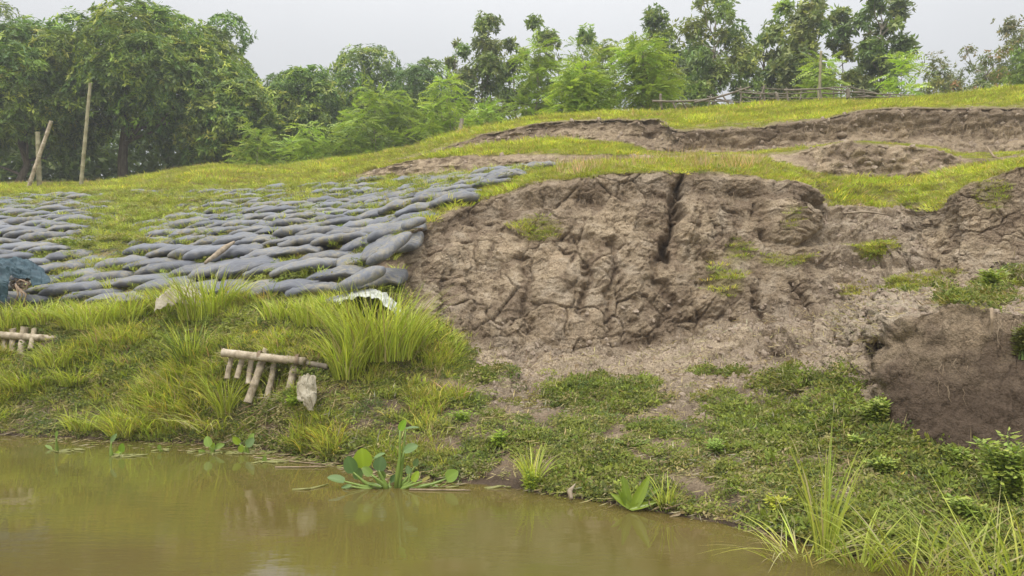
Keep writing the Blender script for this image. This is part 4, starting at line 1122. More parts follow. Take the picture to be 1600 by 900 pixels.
# feathery light green trees
feather(402, 33, 192, 44, 'low feathery bush tree at the right foot of the mango trees', 201, 420, .95, .02, 8)
feather(487, 32.5, 192, 50, 'bright feathery bush left of the taller feathery trees', 202, 480, 1.25, .02, 8)
feather(588, 33, 122, 62, 'tall feathery tree with layered light green boughs in the middle', 203, 820, 1.02, .03, 13)
feather(545, 34, 185, 40, 'lower feathery tree leaning on the left of the tall one', 212, 420, .92, .0, 8)
feather(640, 33.5, 150, 40, 'feathery tree with a forked bare stem beside the tall one', 204, 420, .92, .02, 9)
feather(697, 31, 112, 42, 'slender feathery tree above the start of the upper scarp', 205, 560, 1.05, .04, 11)
feather(757, 30, 158, 33, 'small round lime green tree by a bare stump on the ridge', 206, 380, 1.25, .08, 7)
feather(905, 27, 100, 50, 'bushy lime green tree on the ridge left of the straight trunked one', 207, 900, 1.05, .03, 11)
feather(998, 27.5, 55, 56, 'feathery tree with a straight bare trunk and spreading crown', 208, 900, 1.0, .30, 11, thin=1.6)
feather(838, 30, 52, 36, 'thin feathery tree with sparse tall crown on the ridge', 209, 560, .95, .05, 11)
feather(915, 33, 55, 48, 'grey green feathery tree behind the bushy lime one', 210, 560, .8, .2, 10)
feather(1408, 27, 78, 22, 'pale slender sapling at the right end of the tall trees', 211, 170, 1.3, .25, 7, thin=.7)
feather(1285, 29, 82, 32, 'small bright green tree behind the bamboo fence', 213, 330, 1.1, .1, 8)
# tall darker trees
tall(757, 36, 24, 36, 'narrow dark tall tree left of the sky gap on the ridge', 301, 1300, 9, .95, .9, .16, .28, .11)
tall(714, 38, 62, 24, 'short dark tree shoulder to shoulder with the narrow tall one', 302, 500, 6, .95, .95, .1, .28, .11)
tall(800, 38, 62, 24, 'thin leafy tree with hanging leaves and sky showing through', 314, 330, 7, .8, .9, .1)
tall(845, 39, 30, 34, 'dark tree crown behind the thin feathery tree', 303, 620, 7, .85, .9, .3)
tall(925, 41, 50, 40, 'pale tree crown on the skyline behind the bushy ridge tree', 304, 600, 7, .85, 1.1, .25)
tall(1030, 38, 22, 40, 'rounded dark crown rising behind the straight trunked feathery tree', 305, 900, 7, .95, .95, .3)
tall(1045, 37, 130, 34, 'low dark leafy tree above the left end of the fence', 306, 420, 6, .8, .85, .0)
tall(1120, 34, -12, 46, 'tallest leafy tree with its top cut by the photo edge', 307, 1500, 12, .9, 1.0, .13, .30, .12)
tall(1090, 36, 60, 26, 'dark side tree leaning on the left of the tallest leafy one', 315, 420, 7, .85, .85, .1)
tall(1190, 36, 48, 38, 'middle sized dark tree between the two tallest ones', 308, 750, 9, .85, .95, .12)
tall(1255, 34, -8, 48, 'broad topped tall tree with bare crooked stems behind the fence', 309, 1250, 10, .85, 1.05, .28, .34, .15)
tall(1310, 35, 8, 20, 'small leaf tuft on a long crooked bare branch', 310, 190, 4, .9, .9, .72, rt_=.05)
tall(1378, 34, -25, 38, 'open tall tree with large leaves and gaps of sky', 311, 800, 12, .72, .85, .12, .38, .16)
tall(1345, 37, 90, 30, 'low broken foliage tree behind the right part of the fence', 312, 300, 6, .7, .8, .05)
tall(1225, 38, 110, 34, 'low dark tree directly behind the middle of the fence', 313, 400, 6, .8, .8, .0)
BUSH = [np.array([.18, .23, .08]), np.array([.24, .28, .09]), np.array([.28, .28, .11])]
tall(1478, 36, 90, 50, 'rounded grey green bush tree right of the open sky', 320, 900, 8, .95, 1.0, .05, .22, .08, pal=BUSH, k=8)
tall(1545, 35, 66, 46, 'bush tree tinged with reddish young leaves', 321, 900, 8, .95, 1.0, .05, .22, .08, pal=BUSH+[np.array([.40, .25, .13])], wts=(.3, .3, .2, .2), k=8)
tall(1592, 38, 28, 40, 'taller grey tree behind the reddish bush tree', 322, 800, 8, .9, .85, .1, .24, .09, pal=BUSH, k=8)
tall(1622, 31, 48, 48, 'bright drooping bamboo like tree at the right edge of the photo', 323, 1300, 9, .95, 1.0, .05, .26, .06, pal=[np.array([.25, .36, .06]), np.array([.18, .27, .05])], wts=(.6, .4), k=9, droop=.9)
tall(1515, 40, 100, 40, 'low distant bush between the two right hand bush trees', 324, 500, 6, .95, .85, .0, .22, .08, pal=BUSH, k=8)
tall(1450, 33, 120, 26, 'little bush at the left end of the right hand bushes', 325, 300, 5, .95, 1.1, .0, .2, .08, pal=BUSH, k=8)
tall(1740, 34, 30, 60, 'tree beyond the right edge of the photo', 326, 500, 8, .95, 1.0, .05, .24, .09, pal=BUSH, k=8)
# far tree belt seen low between the trunks
r = np.random.default_rng(301); nT = 5200
tx = r.uniform(700, 1480, nT); tD = r.uniform(44, 50, nT)
hh = np.clip(1.9+1.6*fbm(tx/70, tx*0, tx*0, 3)*1.6, .6, 4)
tz = np.array([ground_back(a) for a in tx]) + (1.4+hh)*r.uniform(0, 1, nT)
bb = np.repeat(np.stack([(tx-CX)/F*tD, tD, tz], 1), 3, 0)+r.normal(0, .2, (nT*3, 3)); dd = rdir(nT*3, r)
ss = norm(np.cross(dd, norm(r.normal(0, .5, (nT*3, 3))+np.array([0, 0, 1.]))))
v = leaf_quads(bb, dd, ss, r.uniform(.25, .5, nT*3), r.uniform(.1, .2, nT*3), .1)
o = link('undergrowth', quads_mesh('undergrowth', v, mixcols(r, nT*3, TALL, [.4, .4, .2]), M_leaf)); tag(o, 'low far scrub seen between the trunks on the ridge', kind='stuff')

# ------------------------------------------------------------------ bamboo culms
def culm_pts(a, b, n=14, sag=0.0, wob=.004):
    a, b = Vector(a), Vector(b); out_ = []
    for i in range(n+1):
        t = i/n; p = a.lerp(b, t); p.z -= sag*4*t*(1-t)
        out_.append(p + Vector((random.uniform(-1, 1), random.uniform(-1, 1), random.uniform(-1, 1)))*wob)
    return out_
def culm(a, b, rad, node=.28, taper=.8, sag=0, seg=9, wob=.003, hollow=False):
    a, b = Vector(a), Vector(b); Ln = (b-a).length
    k = max(2, int(Ln/node)); pts = []; rs = []
    for i in range(k):
        for f, s in ((0, 1.13), (.06, 1.0), (.5, .97), (.94, 1.0)):
            t = (i+f)/k; p = a.lerp(b, t); p.z -= sag*4*t*(1-t)
            pts.append(p); rs.append(rad*(1-(1-taper)*t)*s)
    pts.append(b.copy()); rs.append(rad*taper*1.1)
    jit = [Vector((random.uniform(-1, 1), random.uniform(-1, 1), random.uniform(-1, 1)))*wob for _ in range(k+1)]
    pts = [p+jit[min(i//4, k)] for i, p in enumerate(pts)]
    mb = MB(); mb.tube(pts, rs, seg)
    return mb
def local(mb, c):
    mb.v = [v-np.array(c) for v in mb.v]; return mb
def pole(name, label, cat, a, b, rad, mat, group=None, **kw):
    mb = local(culm(a, b, rad, **kw), a)
    o = mb.build(name, mat); o.location = a; return tag(o, label, cat, group)
def gpt(px, py, dz=0.0):
    g0, _ = ground(px, py); return g0+Vector((0, 0, dz))
pole('bamboo_pole', 'tall lone upright bamboo pole on the grass in front of the huge mango tree', 'bamboo pole', P(126, 296, 27.5), P(141, 130, 27.5), .07, M_drybamboo, 'bamboo poles standing on the left plateau', node=.4, taper=.75)
pole('bamboo_pole', 'short upright post crossed by the leaning pale pole', 'bamboo pole', P(62, 300, 27), P(59, 207, 27), .085, M_drybamboo, 'bamboo poles standing on the left plateau', node=.4, taper=.85)
pole('bamboo_pole', 'pale grey pole leaning across the short upright post', 'bamboo pole', P(42, 300, 26.8), P(80, 189, 26.8), .07, M_bamboo, 'bamboo poles standing on the left plateau', node=.4, taper=.8)
# thin stem poles among the ridge trees
pole('bamboo_pole', 'thin upright pole standing behind the right half of the fence', 'bamboo pole', P(1279, 172, 23.5), P(1283, 80, 23.5), .045, M_drybamboo, node=.4)
pole('tree_stump', 'bare broken grey stump beside the small lime green tree', 'stump', P(716, 222, 25.5), P(722, 186, 25.5), .10, M_palebark, node=.5, taper=.6)
# ------------------------------------------------------------------ fence on the crest
fn = thing('bamboo_fence', 'rickety bamboo rail fence along the crest in front of the tall trees', 'fence', P(1215, 165, 23.3))
fo = np.array(fn.location)
def fpart(nm, a, b, rad, mat=M_greybamboo, **kw):
    mb = local(culm(a, b, rad*.8, wob=.012, **kw), fo); return mb.build(nm, mat, fn)
for (x0, y0, x1, y1, D, rr_) in [(1035, 182, 1032, 148, 23.0, .06), (1158, 166, 1157, 135, 23.2, .035), (1180, 164, 1196, 133, 23.3, .04), (1196, 164, 1192, 136, 23.4, .04), (1219, 166, 1212, 145, 23.2, .08),
                                (1233, 166, 1229, 138, 23.2, .04), (1248, 165, 1252, 140, 23.6, .035), (1285, 163, 1280, 137, 23.2, .055), (1326, 158, 1325, 140, 23.0, .085), (1278, 166, 1279, 140, 23.6, .05),
                                (1106, 160, 1111, 148, 23.3, .03), (1145, 165, 1128, 148, 23.4, .035), (1390, 155, 1391, 146, 23.2, .04), (1352, 158, 1350, 142, 23.5, .03), (1080, 172, 1062, 156, 23.2, .035), (1062, 176, 1050, 158, 23.1, .04), (1305, 162, 1303, 142, 23.5, .03)]:
    fpart('post', P(x0, y0+8, D), P(x1, y1, D), rr_, node=.3)
for (x0, y0, x1, y1, D, rr_) in [(1020, 158, 1108, 155, 22.9, .045), (1085, 160, 1172, 136, 22.8, .045), (1100, 158, 1275, 157, 23.3, .025), (1155, 145, 1275, 144, 23.2, .03), (1160, 152, 1290, 152, 23.5, .025),
                                (1225, 141, 1330, 134, 22.9, .035), (1280, 138, 1428, 149, 23.0, .03), (1290, 152, 1360, 151, 23.4, .03), (1285, 145, 1345, 143, 23.3, .03), (1330, 136, 1405, 152, 23.4, .025),
                                (1105, 150, 1160, 162, 23.5, .028), (1150, 138, 1230, 150, 23.7, .022), (1340, 148, 1420, 153, 23.6, .025), (1190, 138, 1262, 139, 23.8, .022)]:
    fpart('rail', P(x0, y0, D), P(x1, y1, D), rr_, node=.35, taper=.7, sag=.03)
# small white sheet propped between the leaning posts
mb = MB(); a, b, c, d = P(1058, 162, 23.6), P(1080, 161, 23.6), P(1079, 176, 24.2), P(1050, 178, 24.2)
V = []
for i in range(9):
    for j in range(7):
        p0 = a.lerp(b, j/6).lerp(d.lerp(c, j/6), i/8); V.append(p0+Vector((0, 0, .02*math.sin(j*2.1+i))))
mb.add(V, [[i*7+j, i*7+j+1, (i+1)*7+j+1, (i+1)*7+j] for i in range(8) for j in range(6)])
o = mb.build('plastic_sheet', M_plastic); s_ = o.modifiers.new('thick', 'SOLIDIFY'); s_.thickness = .01
tag(o, 'small white sheet propped under the left end of the crest fence', 'sheet')

# ------------------------------------------------------------------ bamboo cribs on the lower bank
def crib(name, label, rail_pts, rad, stakes, group, extra=None):
    c = Vector(rail_pts[0]); t = thing(name, label, 'crib', c, 0, group)
    for nm, a, b, rr_, m_ in [('rail', rail_pts[0], rail_pts[1], rad, M_bamboo)] + [('stake',)+s_ for s_ in stakes] + (extra or []):
        local(culm(a, b, rr_, .16, .92, 0, 12, .004), c).build(nm, m_, t)
    return t
D0 = 7.55
def soil(px, py, back=0.0):
    g0, _ = ground(px, py); return g0
def stake_pts(x0, y0, x1, y1):
    b = soil(x0, y0); top = P(x1, y1, b.y-.03)
    d = (b-top).normalized(); return b+d*.22+Vector((0, -.02, 0)), top
st = []
DR = soil(415, 615).y-.12
for (x0, y0, x1, y1, e, rr_) in [(372, 574, 380, 553, .14, .030), (388, 582, 392, 558, .13, .030), (390, 612, 417, 546, .02, .042), (416, 616, 433, 547, .02, .034), (443, 640, 463, 560, -.12, .044), (356, 574, 362, 554, .14, .028)]:
    a, b = P(x0, y0+4, DR-.12+e), P(x1, y1, DR+(.09 if x1 < 450 else -.04))
    st.append((a+(a-b).normalized()*.10+Vector((0, .05, 0)), b, rr_, M_bamboo))
crib('bamboo_crib', 'bamboo rail on leaning stakes holding up the bank above the water', (P(348, 551, DR+.04), P(475, 565, DR-.14)), .043, st,
     'bamboo cribs on the lower bank', [('broken_rail', P(440, 560, DR-.02), P(512, 573, DR-.14), .030, M_greybamboo)])
for k, (x, y) in enumerate([(404, 556), (463, 562)]):
    c_ = P(x, y, DR-.03-.1*k)
    mb = MB()
    for q in range(3): mb.tube([c_+Vector((.012*q, math.cos(a)*.052, math.sin(a)*.052)) for a in np.linspace(0, 6.28, 13)], .005, 5)
    o = local(mb, c_).build('lashing', M_rope); o.location = c_; o.parent = None
    tag(o, ['rope lashing round the middle of the bamboo rail', 'rope lashing near the cut end of the bamboo rail'][k], 'rope')
st = []
DL = soil(16, 552).y-.10
for (x0, y0, x1, y1, rr_) in [(2, 552, 8, 524, .042), (15, 548, 20, 514, .040), (30, 548, 39, 511, .048), (47, 532, 53, 515, .032), (-22, 556, -14, 520, .042), (-45, 556, -40, 522, .042)]:
    a, b = P(x0, y0, DL-.03), P(x1, y1, DL+.10)
    st.append((a+(a-b).normalized()*.15+Vector((0, .07, 0)), b, rr_, M_bamboo))
crib('bamboo_crib', 'bamboo rail on short stakes at the left edge half sunk in grass', (P(-70, 518, DL), P(106, 531, DL+.06)), .046, st, 'bamboo cribs on the lower bank')

# ------------------------------------------------------------------ cloths
def cloth(name, label, cat, outline_fn, mat, nx=46, ny=34, amp=.05, seed=1, freq=5, thick=.006, parent=None):
    s, t_ = np.meshgrid(np.linspace(0, 1, nx), np.linspace(0, 1, ny))
    p = outline_fn(s, t_)
    k = fbm(p[..., 0]*freq+seed, p[..., 1]*freq, p[..., 2]*freq*1.2, 3)
    rdg = ridged(s*3.2+seed+k, t_*1.5, s*0, 3)
    p[..., 2] += amp*k*1.3 + amp*rdg*.5; p[..., 1] -= amp*rdg*.8
    ii = np.arange(nx*ny).reshape(ny, nx)
    q = np.stack([ii[:-1, :-1], ii[:-1, 1:], ii[1:, 1:], ii[1:, :-1]], -1).reshape(-1, 4)
    V = p.reshape(-1, 3); c0 = V.mean(0)
    o = link(name, mesh_np(name, V-c0, q, np.full(len(q), 4), mat, True, np.ones((len(V), 3))), parent, tuple(c0))
    sf = o.modifiers.new('thick', 'SOLIDIFY'); sf.thickness = thick
    if label: tag(o, label, cat)
    return o
def bil(pts):
    """grid of pixel+depth control points -> smooth surface"""
    A = np.array([[list(P(*q)) for q in row] for row in pts]); ny, nx = A.shape[:2]
    def f(s, t_):
        sx_ = s*(nx-1); ty = t_*(ny-1); i = np.clip(np.floor(sx_).astype(int), 0, nx-2); j = np.clip(np.floor(ty).astype(int), 0, ny-2)
        a = (sx_-i); b = (ty-j); a = a*a*(3-2*a); b = b*b*(3-2*b); a = a[..., None]; b = b[..., None]
        return (A[j, i]*(1-a)+A[j, i+1]*a)*(1-b)+(A[j+1, i]*(1-a)+A[j+1, i+1]*a)*b
    return f
tp_ = thing('blue_tarpaulin', 'faded blue tarpaulin bundle at the left edge on the sandbags', 'tarpaulin', P(20, 470, 10.7))
tp_off = Vector(tp_.location)
o = cloth('top_fold', None, None, bil([[(-60, 408, 11.2), (-10, 405, 11.2), (30, 406, 11.2), (55, 412, 11.2), (70, 425, 11.2)],
                                       [(-60, 418, 10.9), (-10, 418, 10.9), (25, 420, 10.9), (55, 426, 10.9), (76, 436, 11.0)],
                                       [(-60, 440, 10.8), (-10, 436, 10.8), (20, 434, 10.8), (50, 440, 10.8), (80, 442, 10.9)]]), M_tarp, 90, 50, .075, 3, 9)
o.parent = tp_; o.location = Vector(o.location)-tp_off
o = cloth('hanging_fold', None, None, bil([[(-60, 415, 10.75), (-20, 414, 10.7), (18, 420, 10.7)], [(-60, 445, 10.6), (-20, 445, 10.6), (16, 446, 10.62)], [(-60, 480, 10.6), (-20, 478, 10.6), (14, 472, 10.65)]]), M_tarp, 60, 60, .065, 8, 9)
o.parent = tp_; o.location = Vector(o.location)-tp_off
o = cloth('right_fold', None, None, bil([[(48, 422, 10.9), (66, 424, 10.9), (78, 434, 10.95)], [(48, 434, 10.75), (66, 436, 10.75), (80, 440, 10.8)], [(52, 450, 10.7), (64, 446, 10.7), (80, 441, 10.75)]]), M_tarp, 26, 26, .03, 12, 8)
o.parent = tp_; o.location = Vector(o.location)-tp_off
# rope coil beside the tarpaulin
mb = MB(); rr = random.Random(9); c = P(33, 446, 10.80); pts = []
for k in range(150):
    a = k*.33; rad = .07+.07*math.sin(k*.19+k*k*.0007)+rr.uniform(-.02, .02)
    pts.append(c+Vector((math.cos(a)*rad*1.05, -.06+.05*math.sin(k*.11)+.001*k, math.sin(a)*rad*.62+.02*math.sin(k*.05))))
mb.tube(pts, .011, 6)
for k in range(3):
    mb.tube([c+Vector((.02*k, -.12, .02-.03*k)), c+Vector((.05+.05*k, -.14, -.12)), c+Vector((-.02+.07*k, -.13, -.27))], .013, 6)
o = local(mb, c).build('rope_coil', M_rope); o.location = c; tag(o, 'coil of brown rope tucked under the blue tarpaulin', 'rope')
# torn white plastic
cloth('plastic_sheet', 'torn white plastic sheet draped over the grass edge below the cliff', 'plastic sheet',
      bil([[(520, 472, 8.8), (548, 457, 8.85), (578, 453, 8.9), (603, 459, 8.92), (622, 478, 8.9), (632, 494, 8.85)],
           [(524, 473, 8.72), (550, 462, 8.72), (578, 459, 8.74), (600, 466, 8.78), (617, 484, 8.76), (628, 498, 8.76)],
           [(532, 474, 8.66), (553, 468, 8.62), (577, 466, 8.62), (596, 472, 8.66), (613, 489, 8.66), (626, 506, 8.70)]]), M_plastic, 80, 30, .045, 5, 14)
cloth('plastic_sack', 'pale dirty sack half buried in the tall grass below the bags', 'sack',
      bil([[(254, 464, 9.75), (268, 451, 9.8), (285, 447, 9.82), (302, 452, 9.8), (312, 462, 9.8)],
           [(246, 470, 9.6), (266, 458, 9.6), (285, 455, 9.6), (305, 458, 9.6), (318, 466, 9.65)],
           [(243, 490, 9.5), (262, 478, 9.5), (285, 475, 9.5), (308, 478, 9.52), (322, 482, 9.55)]]), M_sack, 50, 36, .045, 15, 13)
cloth('plastic_sack', 'torn grey white sack hanging under the end of the broken bamboo rail', 'sack',
      bil([[(470, 592, 7.62), (482, 587, 7.65), (494, 592, 7.68)], [(464, 606, 7.57), (480, 604, 7.56), (496, 608, 7.60)], [(466, 622, 7.52), (482, 622, 7.5), (495, 618, 7.55)], [(478, 636, 7.5), (487, 640, 7.48), (494, 634, 7.52)]]), M_sack, 40, 50, .055, 25, 13)

# ------------------------------------------------------------------ logs and sticks
def stick(name, label, cat, pts, rads, mat, group=None, seg=9, wob=.12):
    c = Vector(pts[0]); mb = MB(); P_ = [Vector(p) for p in pts]; Q = []; Rr = []
    n = 5
    for i in range(len(P_)-1):
        for k in range(n):
            t = k/n; Q.append(P_[i].lerp(P_[i+1], t)); Rr.append(rads[i]*(1-t)+rads[i+1]*t)
    Q.append(P_[-1]); Rr.append(rads[-1])
    mb.tube(Q, Rr, seg, wob=wob); o = local(mb, c).build(name, mat); o.location = c
    return tag(o, label, cat, group)
stick('driftwood_log', 'gnarled driftwood log lying across the grey sandbags', 'log', [P(320, 411, 11.3), P(334, 401, 11.45), P(349, 389, 11.7), P(366, 378, 11.9)], [.022, .036, .045, .02], M_wood)
stick('branch', 'bent pale branch lying at the foot of the upper scarp on the right', 'branch', [P(1568, 253, 14.6), P(1553, 245, 14.7), P(1541, 228, 15.0)], [.035, .022, .015], M_root)
stick('branch', 'thin straight stick leaning on the weedy bank above the broad leaved plant', 'branch', [P(942, 762, 6.1), P(965, 742, 6.3), P(985, 722, 6.5)], [.012, .011, .008], M_wood)
stick('branch', 'curled dry twig standing at the waterline', 'branch', [P(893, 780, 5.85), P(890, 768, 5.9), P(899, 756, 5.95)], [.014, .02, .004], M_wood)
stick('branch', 'knotty pale stick lying in the grass above the gully', 'branch', [P(1318, 333, 11.9), P(1350, 331, 12.0), P(1385, 335, 12.1)], [.014, .02, .01], M_wood)
stick('branch', 'curved dry root arching out of the dark slab in the gully', 'branch', [P(1398, 492, 8.2), P(1420, 482, 8.3), P(1428, 462, 8.6)], [.012, .010, .006], M_root)
stick('branch', 'pale twig lying near the dead leaves at the waterline', 'branch', [P(1040, 795, 5.55), P(1062, 788, 5.6), P(1090, 776, 5.75)], [.007, .006, .004], M_root)
stick('root', 'thick straight root hanging down the dark wet cliff', 'root', [P(1549, 482, 5.9), P(1550, 500, 5.85), P(1550, 522, 5.86)], [.014, .012, .004], M_root)
# ------------------------------------------------------------------ mud boulders
def boulder(px, py, rpx, label, seed, sq=(1.2, 1, .7)):
    g0, _ = ground(px, py); s = rpx/F*g0.y
    r = np.random.default_rng(seed)
    import bmesh
    bm = bmesh.new(); bmesh.ops.create_icosphere(bm, subdivisions=4, radius=1)
    v = np.array([list(x.co) for x in bm.verts]); f = [[x.index for x in q.verts] for q in bm.faces]; bm.free()
    k = 1+.30*fbm(v[:, 0]*1.1+seed, v[:, 1]*1.1, v[:, 2]*1.1, 4)+.10*fbm(v[:, 0]*5+seed, v[:, 1]*5, v[:, 2]*5, 3)
    v = v*k[:, None]*np.array(sq)*s
    z = np.zeros(len(v))
    me = mesh_np('mud_boulder', v, np.array(f).ravel(), np.full(len(f), 3), M_mud, True, extra={'veg': z, 'wet': z, 'cav': z, 'pale': z+.3})
    o = link('mud_boulder', me, loc=g0+Vector((0, 0, s*.3))); o.rotation_euler = (0, 0, r.uniform(0, 6))
    tag(o, label, 'mud boulder', 'lumps of fallen mud')
boulder(1190, 238, 10, 'rounded mud lump at the foot of the upper scarp', 1)
boulder(1168, 240, 8, 'smaller mud lump left of the rounded one under the upper scarp', 2)
boulder(1322, 213, 7, 'small mud lump on the grass ledge under the upper scarp', 3)


# ------------------------------------------------------------------ individual grass clumps
def clump(px, py, hpx, spread_px, nblades, label, seed, group, width=.0115, droop=.5, lean=.3, cols=(GREEN, LIME, DRY, OLIVE), wts=(.4, .42, .07, .11), base=None, seg=5, name='grass_clump', hv=.45):
    g0 = ground(px, py)[0] if base is None else base
    r = np.random.default_rng(seed); h = hpx/F*g0.y*1.05; sp = spread_px/F*g0.y
    v = blades(r, nblades, h, sp, width, droop, seg, lean, hv=hv)
    c = mixcols(r, nblades, list(cols), list(wts), .2)
    o = link(name, blades_mesh(name, v, c, M_blade), loc=g0-Vector((0, 0, .01)))
    return tag(o, label, 'grass clump' if name != 'reed_clump' else 'reeds', group)
G1 = 'tall grass clumps on the left bank'
clump(325, 498, 75, 42, 420, 'tallest upright grass clump beside the half buried pale sack', 401, G1)
clump(262, 492, 50, 20, 130, 'narrow grass clump left of the half buried pale sack', 402, G1)
clump(590, 560, 105, 58, 620, 'big lush grass clump below the torn white plastic', 403, G1, droop=.4)
clump(545, 590, 88, 22, 230, 'upright grass clump hanging down by the end of the bamboo rail', 404, G1)
clump(500, 508, 48, 40, 300, 'spreading grass clump above the end of the bamboo rail', 405, G1)
clump(150, 512, 50, 45, 340, 'wide soft grass clump right of the left bamboo rail', 406, G1, droop=.8)
clump(205, 500, 45, 34, 240, 'grass clump under the lowest sandbags left of the narrow one', 407, G1, droop=.7)
clump(70, 505, 42, 40, 260, 'pale spreading grass clump below the blue tarpaulin', 408, G1, droop=.9)
clump(20, 510, 44, 36, 200, 'grass clump at the left edge above the bamboo rail', 421, G1, droop=.8)
clump(95, 570, 42, 34, 260, 'grass clump growing just under the left bamboo rail end', 409, G1, droop=.8)
clump(120, 600, 36, 24, 200, 'dark leaning grass clump midway down the left bank', 410, G1, droop=.9)
clump(300, 572, 70, 22, 170, 'dark upright grass clump in the middle of the left bank', 411, G1, cols=(DEEP, GREEN, LIME), wts=(.5, .3, .2))
clump(355, 650, 70, 14, 130, 'tall narrow grass clump left of the bamboo crib stakes', 412, G1, width=.010)
clump(200, 678, 50, 30, 150, 'stiff radiating grass clump at the waterline', 413, G1, droop=.6, lean=.8, width=.009)
clump(135, 668, 34, 30, 150, 'low grass clump at the waterline left of the stiff radiating one', 414, G1, droop=.9)
clump(330, 665, 40, 40, 80, 'sparse arching dry tipped clump near the waterline', 415, G1, droop=1.0, lean=.9, cols=(LIME, DRY), wts=(.6, .4))
clump(420, 612, 44, 14, 70, 'thin grass clump between the crib stakes', 416, G1)
clump(45, 608, 36, 30, 180, 'grass clump low on the left edge of the bank', 417, G1, droop=.8)
clump(700, 560, 40, 20, 80, 'small grass tuft at the left foot of the main cliff', 418, 'small tufts at the cliff foot')
clump(640, 545, 60, 26, 200, 'grass clump hanging right of the big lush one', 419, G1, droop=.7)
clump(440, 498, 36, 30, 200, 'grass clump behind the right end of the upper bamboo rail', 420, G1)
clump(832, 760, 68, 12, 70, 'upright grass tuft standing at the waterline in the middle', 422, 'grass tufts along the right waterline', width=.008)
clump(1040, 795, 60, 10, 40, 'thin grass tuft next to the broad leaved plant', 423, 'grass tufts along the right waterline', width=.007)
G2 = 'tufts growing between the sandbags'
for k, (x, y, h_, s_, lab) in enumerate([(255, 380, 12, 12, 'green tuft between sandbags above the driftwood log'), (395, 388, 13, 14, 'green tuft between sandbags right of the driftwood log'),
    (487, 432, 22, 12, 'bright tuft between sandbags near the foot of the slope'), (405, 450, 18, 10, 'tuft between sandbags left of the bright one'),
    (180, 448, 20, 16, 'tuft on the lowest sandbags above the soft grass'), (275, 435, 20, 14, 'tuft on the lowest sandbags above the pale sack'),
    (530, 345, 9, 12, 'little tuft in the middle of the sandbag slope'), (590, 325, 9, 10, 'little tuft high on the slope under the top rows'),
    (150, 335, 16, 16, 'leafy tuft high on the left of the slope'), (455, 330, 8, 12, 'low tuft in the upper sandbag rows'), (560, 370, 8, 9, 'tiny tuft near the cliff edge rows')]):
    clump(x, y+4, h_, s_, 70, lab, 430+k, G2, width=.008, seg=3)
# reeds close to the camera, right
G3 = 'reeds in the shallow water at the right'
def W(px, py): return on_water(px, py)
clump(0, 0, 190, 12, 40, 'tallest upright reed clump in the water left of the other reeds', 501, G3, .009, .22, .16, (LIME*.8, GREEN*.85, DRY), (.4, .48, .12), W(1286, 872), 7, 'reed_clump', .5)
clump(0, 0, 85, 26, 40, 'short arching reed clump beside the tallest one', 502, G3, .010, .7, .7, (LIME*.8, GREEN*.8, DRY), (.35, .5, .15), W(1345, 885), 7, 'reed_clump')
clump(0, 0, 130, 34, 36, 'spreading reed clump in the middle of the right hand reeds', 503, G3, .0085, .6, .8, (LIME*.8, GREEN*.8, DRY), (.35, .5, .15), W(1425, 905), 7, 'reed_clump')
clump(0, 0, 150, 36, 52, 'dense reed clump at the lower right corner', 504, G3, .0085, .6, .7, (LIME*.8, GREEN*.8, DRY), (.35, .5, .15), W(1560, 930), 7, 'reed_clump')
clump(0, 0, 190, 30, 44, 'reed clump in front of the leafy shrub at the right edge', 505, G3, .0085, .5, .6, (LIME*.8, GREEN*.8, DRY), (.35, .55, .1), W(1610, 935), 7, 'reed_clump')
clump(0, 0, 60, 50, 60, 'thin broken reeds lying over the water beside the bank', 506, G3, .008, .9, 1.3, (LIME, DRY), (.5, .5), W(1250, 872), 6, 'reed_clump')
clump(0, 0, 120, 40, 34, 'loose reed clump just left of the lower right corner', 507, G3, .010, .7, .9, (LIME*.8, GREEN*.8, DRY), (.35, .5, .15), W(1490, 915), 7, 'reed_clump')

# ------------------------------------------------------------------ leafy weeds
def weed(px, py, hpx, wpx, nst, label, seed, group='leafy weeds on the bank', pal=None, leaf=.05, name='leafy_weed', cat='weed', lw=.5, base=None):
    g0 = ground(px, py)[0] if base is None else base
    r = np.random.default_rng(seed); h = hpx/F*g0.y; hw = wpx/F*g0.y
    pal = pal or [np.array([.17, .26, .08]), np.array([.22, .31, .10]), np.array([.13, .21, .06])]
    t = thing(name, label, cat, g0-Vector((0, 0, .01)), 0, group)
    mb = MB(); B = []; Dd = []; Nn = []
    for s_ in range(nst):
        a = r.uniform(0, 6.28); e = Vector((math.cos(a)*hw*r.uniform(.2, 1), math.sin(a)*hw*r.uniform(.2, .8), h*r.uniform(.5, 1)))
        pts = [Vector((math.cos(a)*.02, math.sin(a)*.02, 0)), Vector((e.x*.35, e.y*.35, e.z*.6)), e]
        mb.tube(pts, [.006, .005, .002], 5, cap=False, col=(.25, .36, .12))
        n = int(16*h/.35)+8
        for k in range(n):
            tt = .2+.8*k/n; p = pts[0].lerp(pts[1], tt*2) if tt < .5 else pts[1].lerp(pts[2], tt*2-1)
            aa = k*2.399+r.uniform(-.4, .4)
            for q in range(3):
                ab = aa+(q-1)*.6
                B.append(list(p)); Dd.append([math.cos(ab), math.sin(ab), r.uniform(-.35, .5)])
    B = np.array(B); Dd = norm(np.array(Dd)); n = len(B)
    ss = norm(np.cross(Dd, norm(r.normal(0, .3, (n, 3))+np.array([0, 0, 1.]))))
    B = B+Dd*r.uniform(.0, leaf*.9, n)[:, None]
    v = leaf_quads(B, Dd, ss, leaf*r.uniform(.6, 1.3, n), leaf*lw*r.uniform(.7, 1.2, n), .12, .45)
    link('foliage', quads_mesh('foliage', v, mixcols(r, n, pal, [1]*len(pal), .18)*np.array([1.75, 1.42, .95]), M_leaf), t)
    mb.build('stem', M_blade, t)
    return t
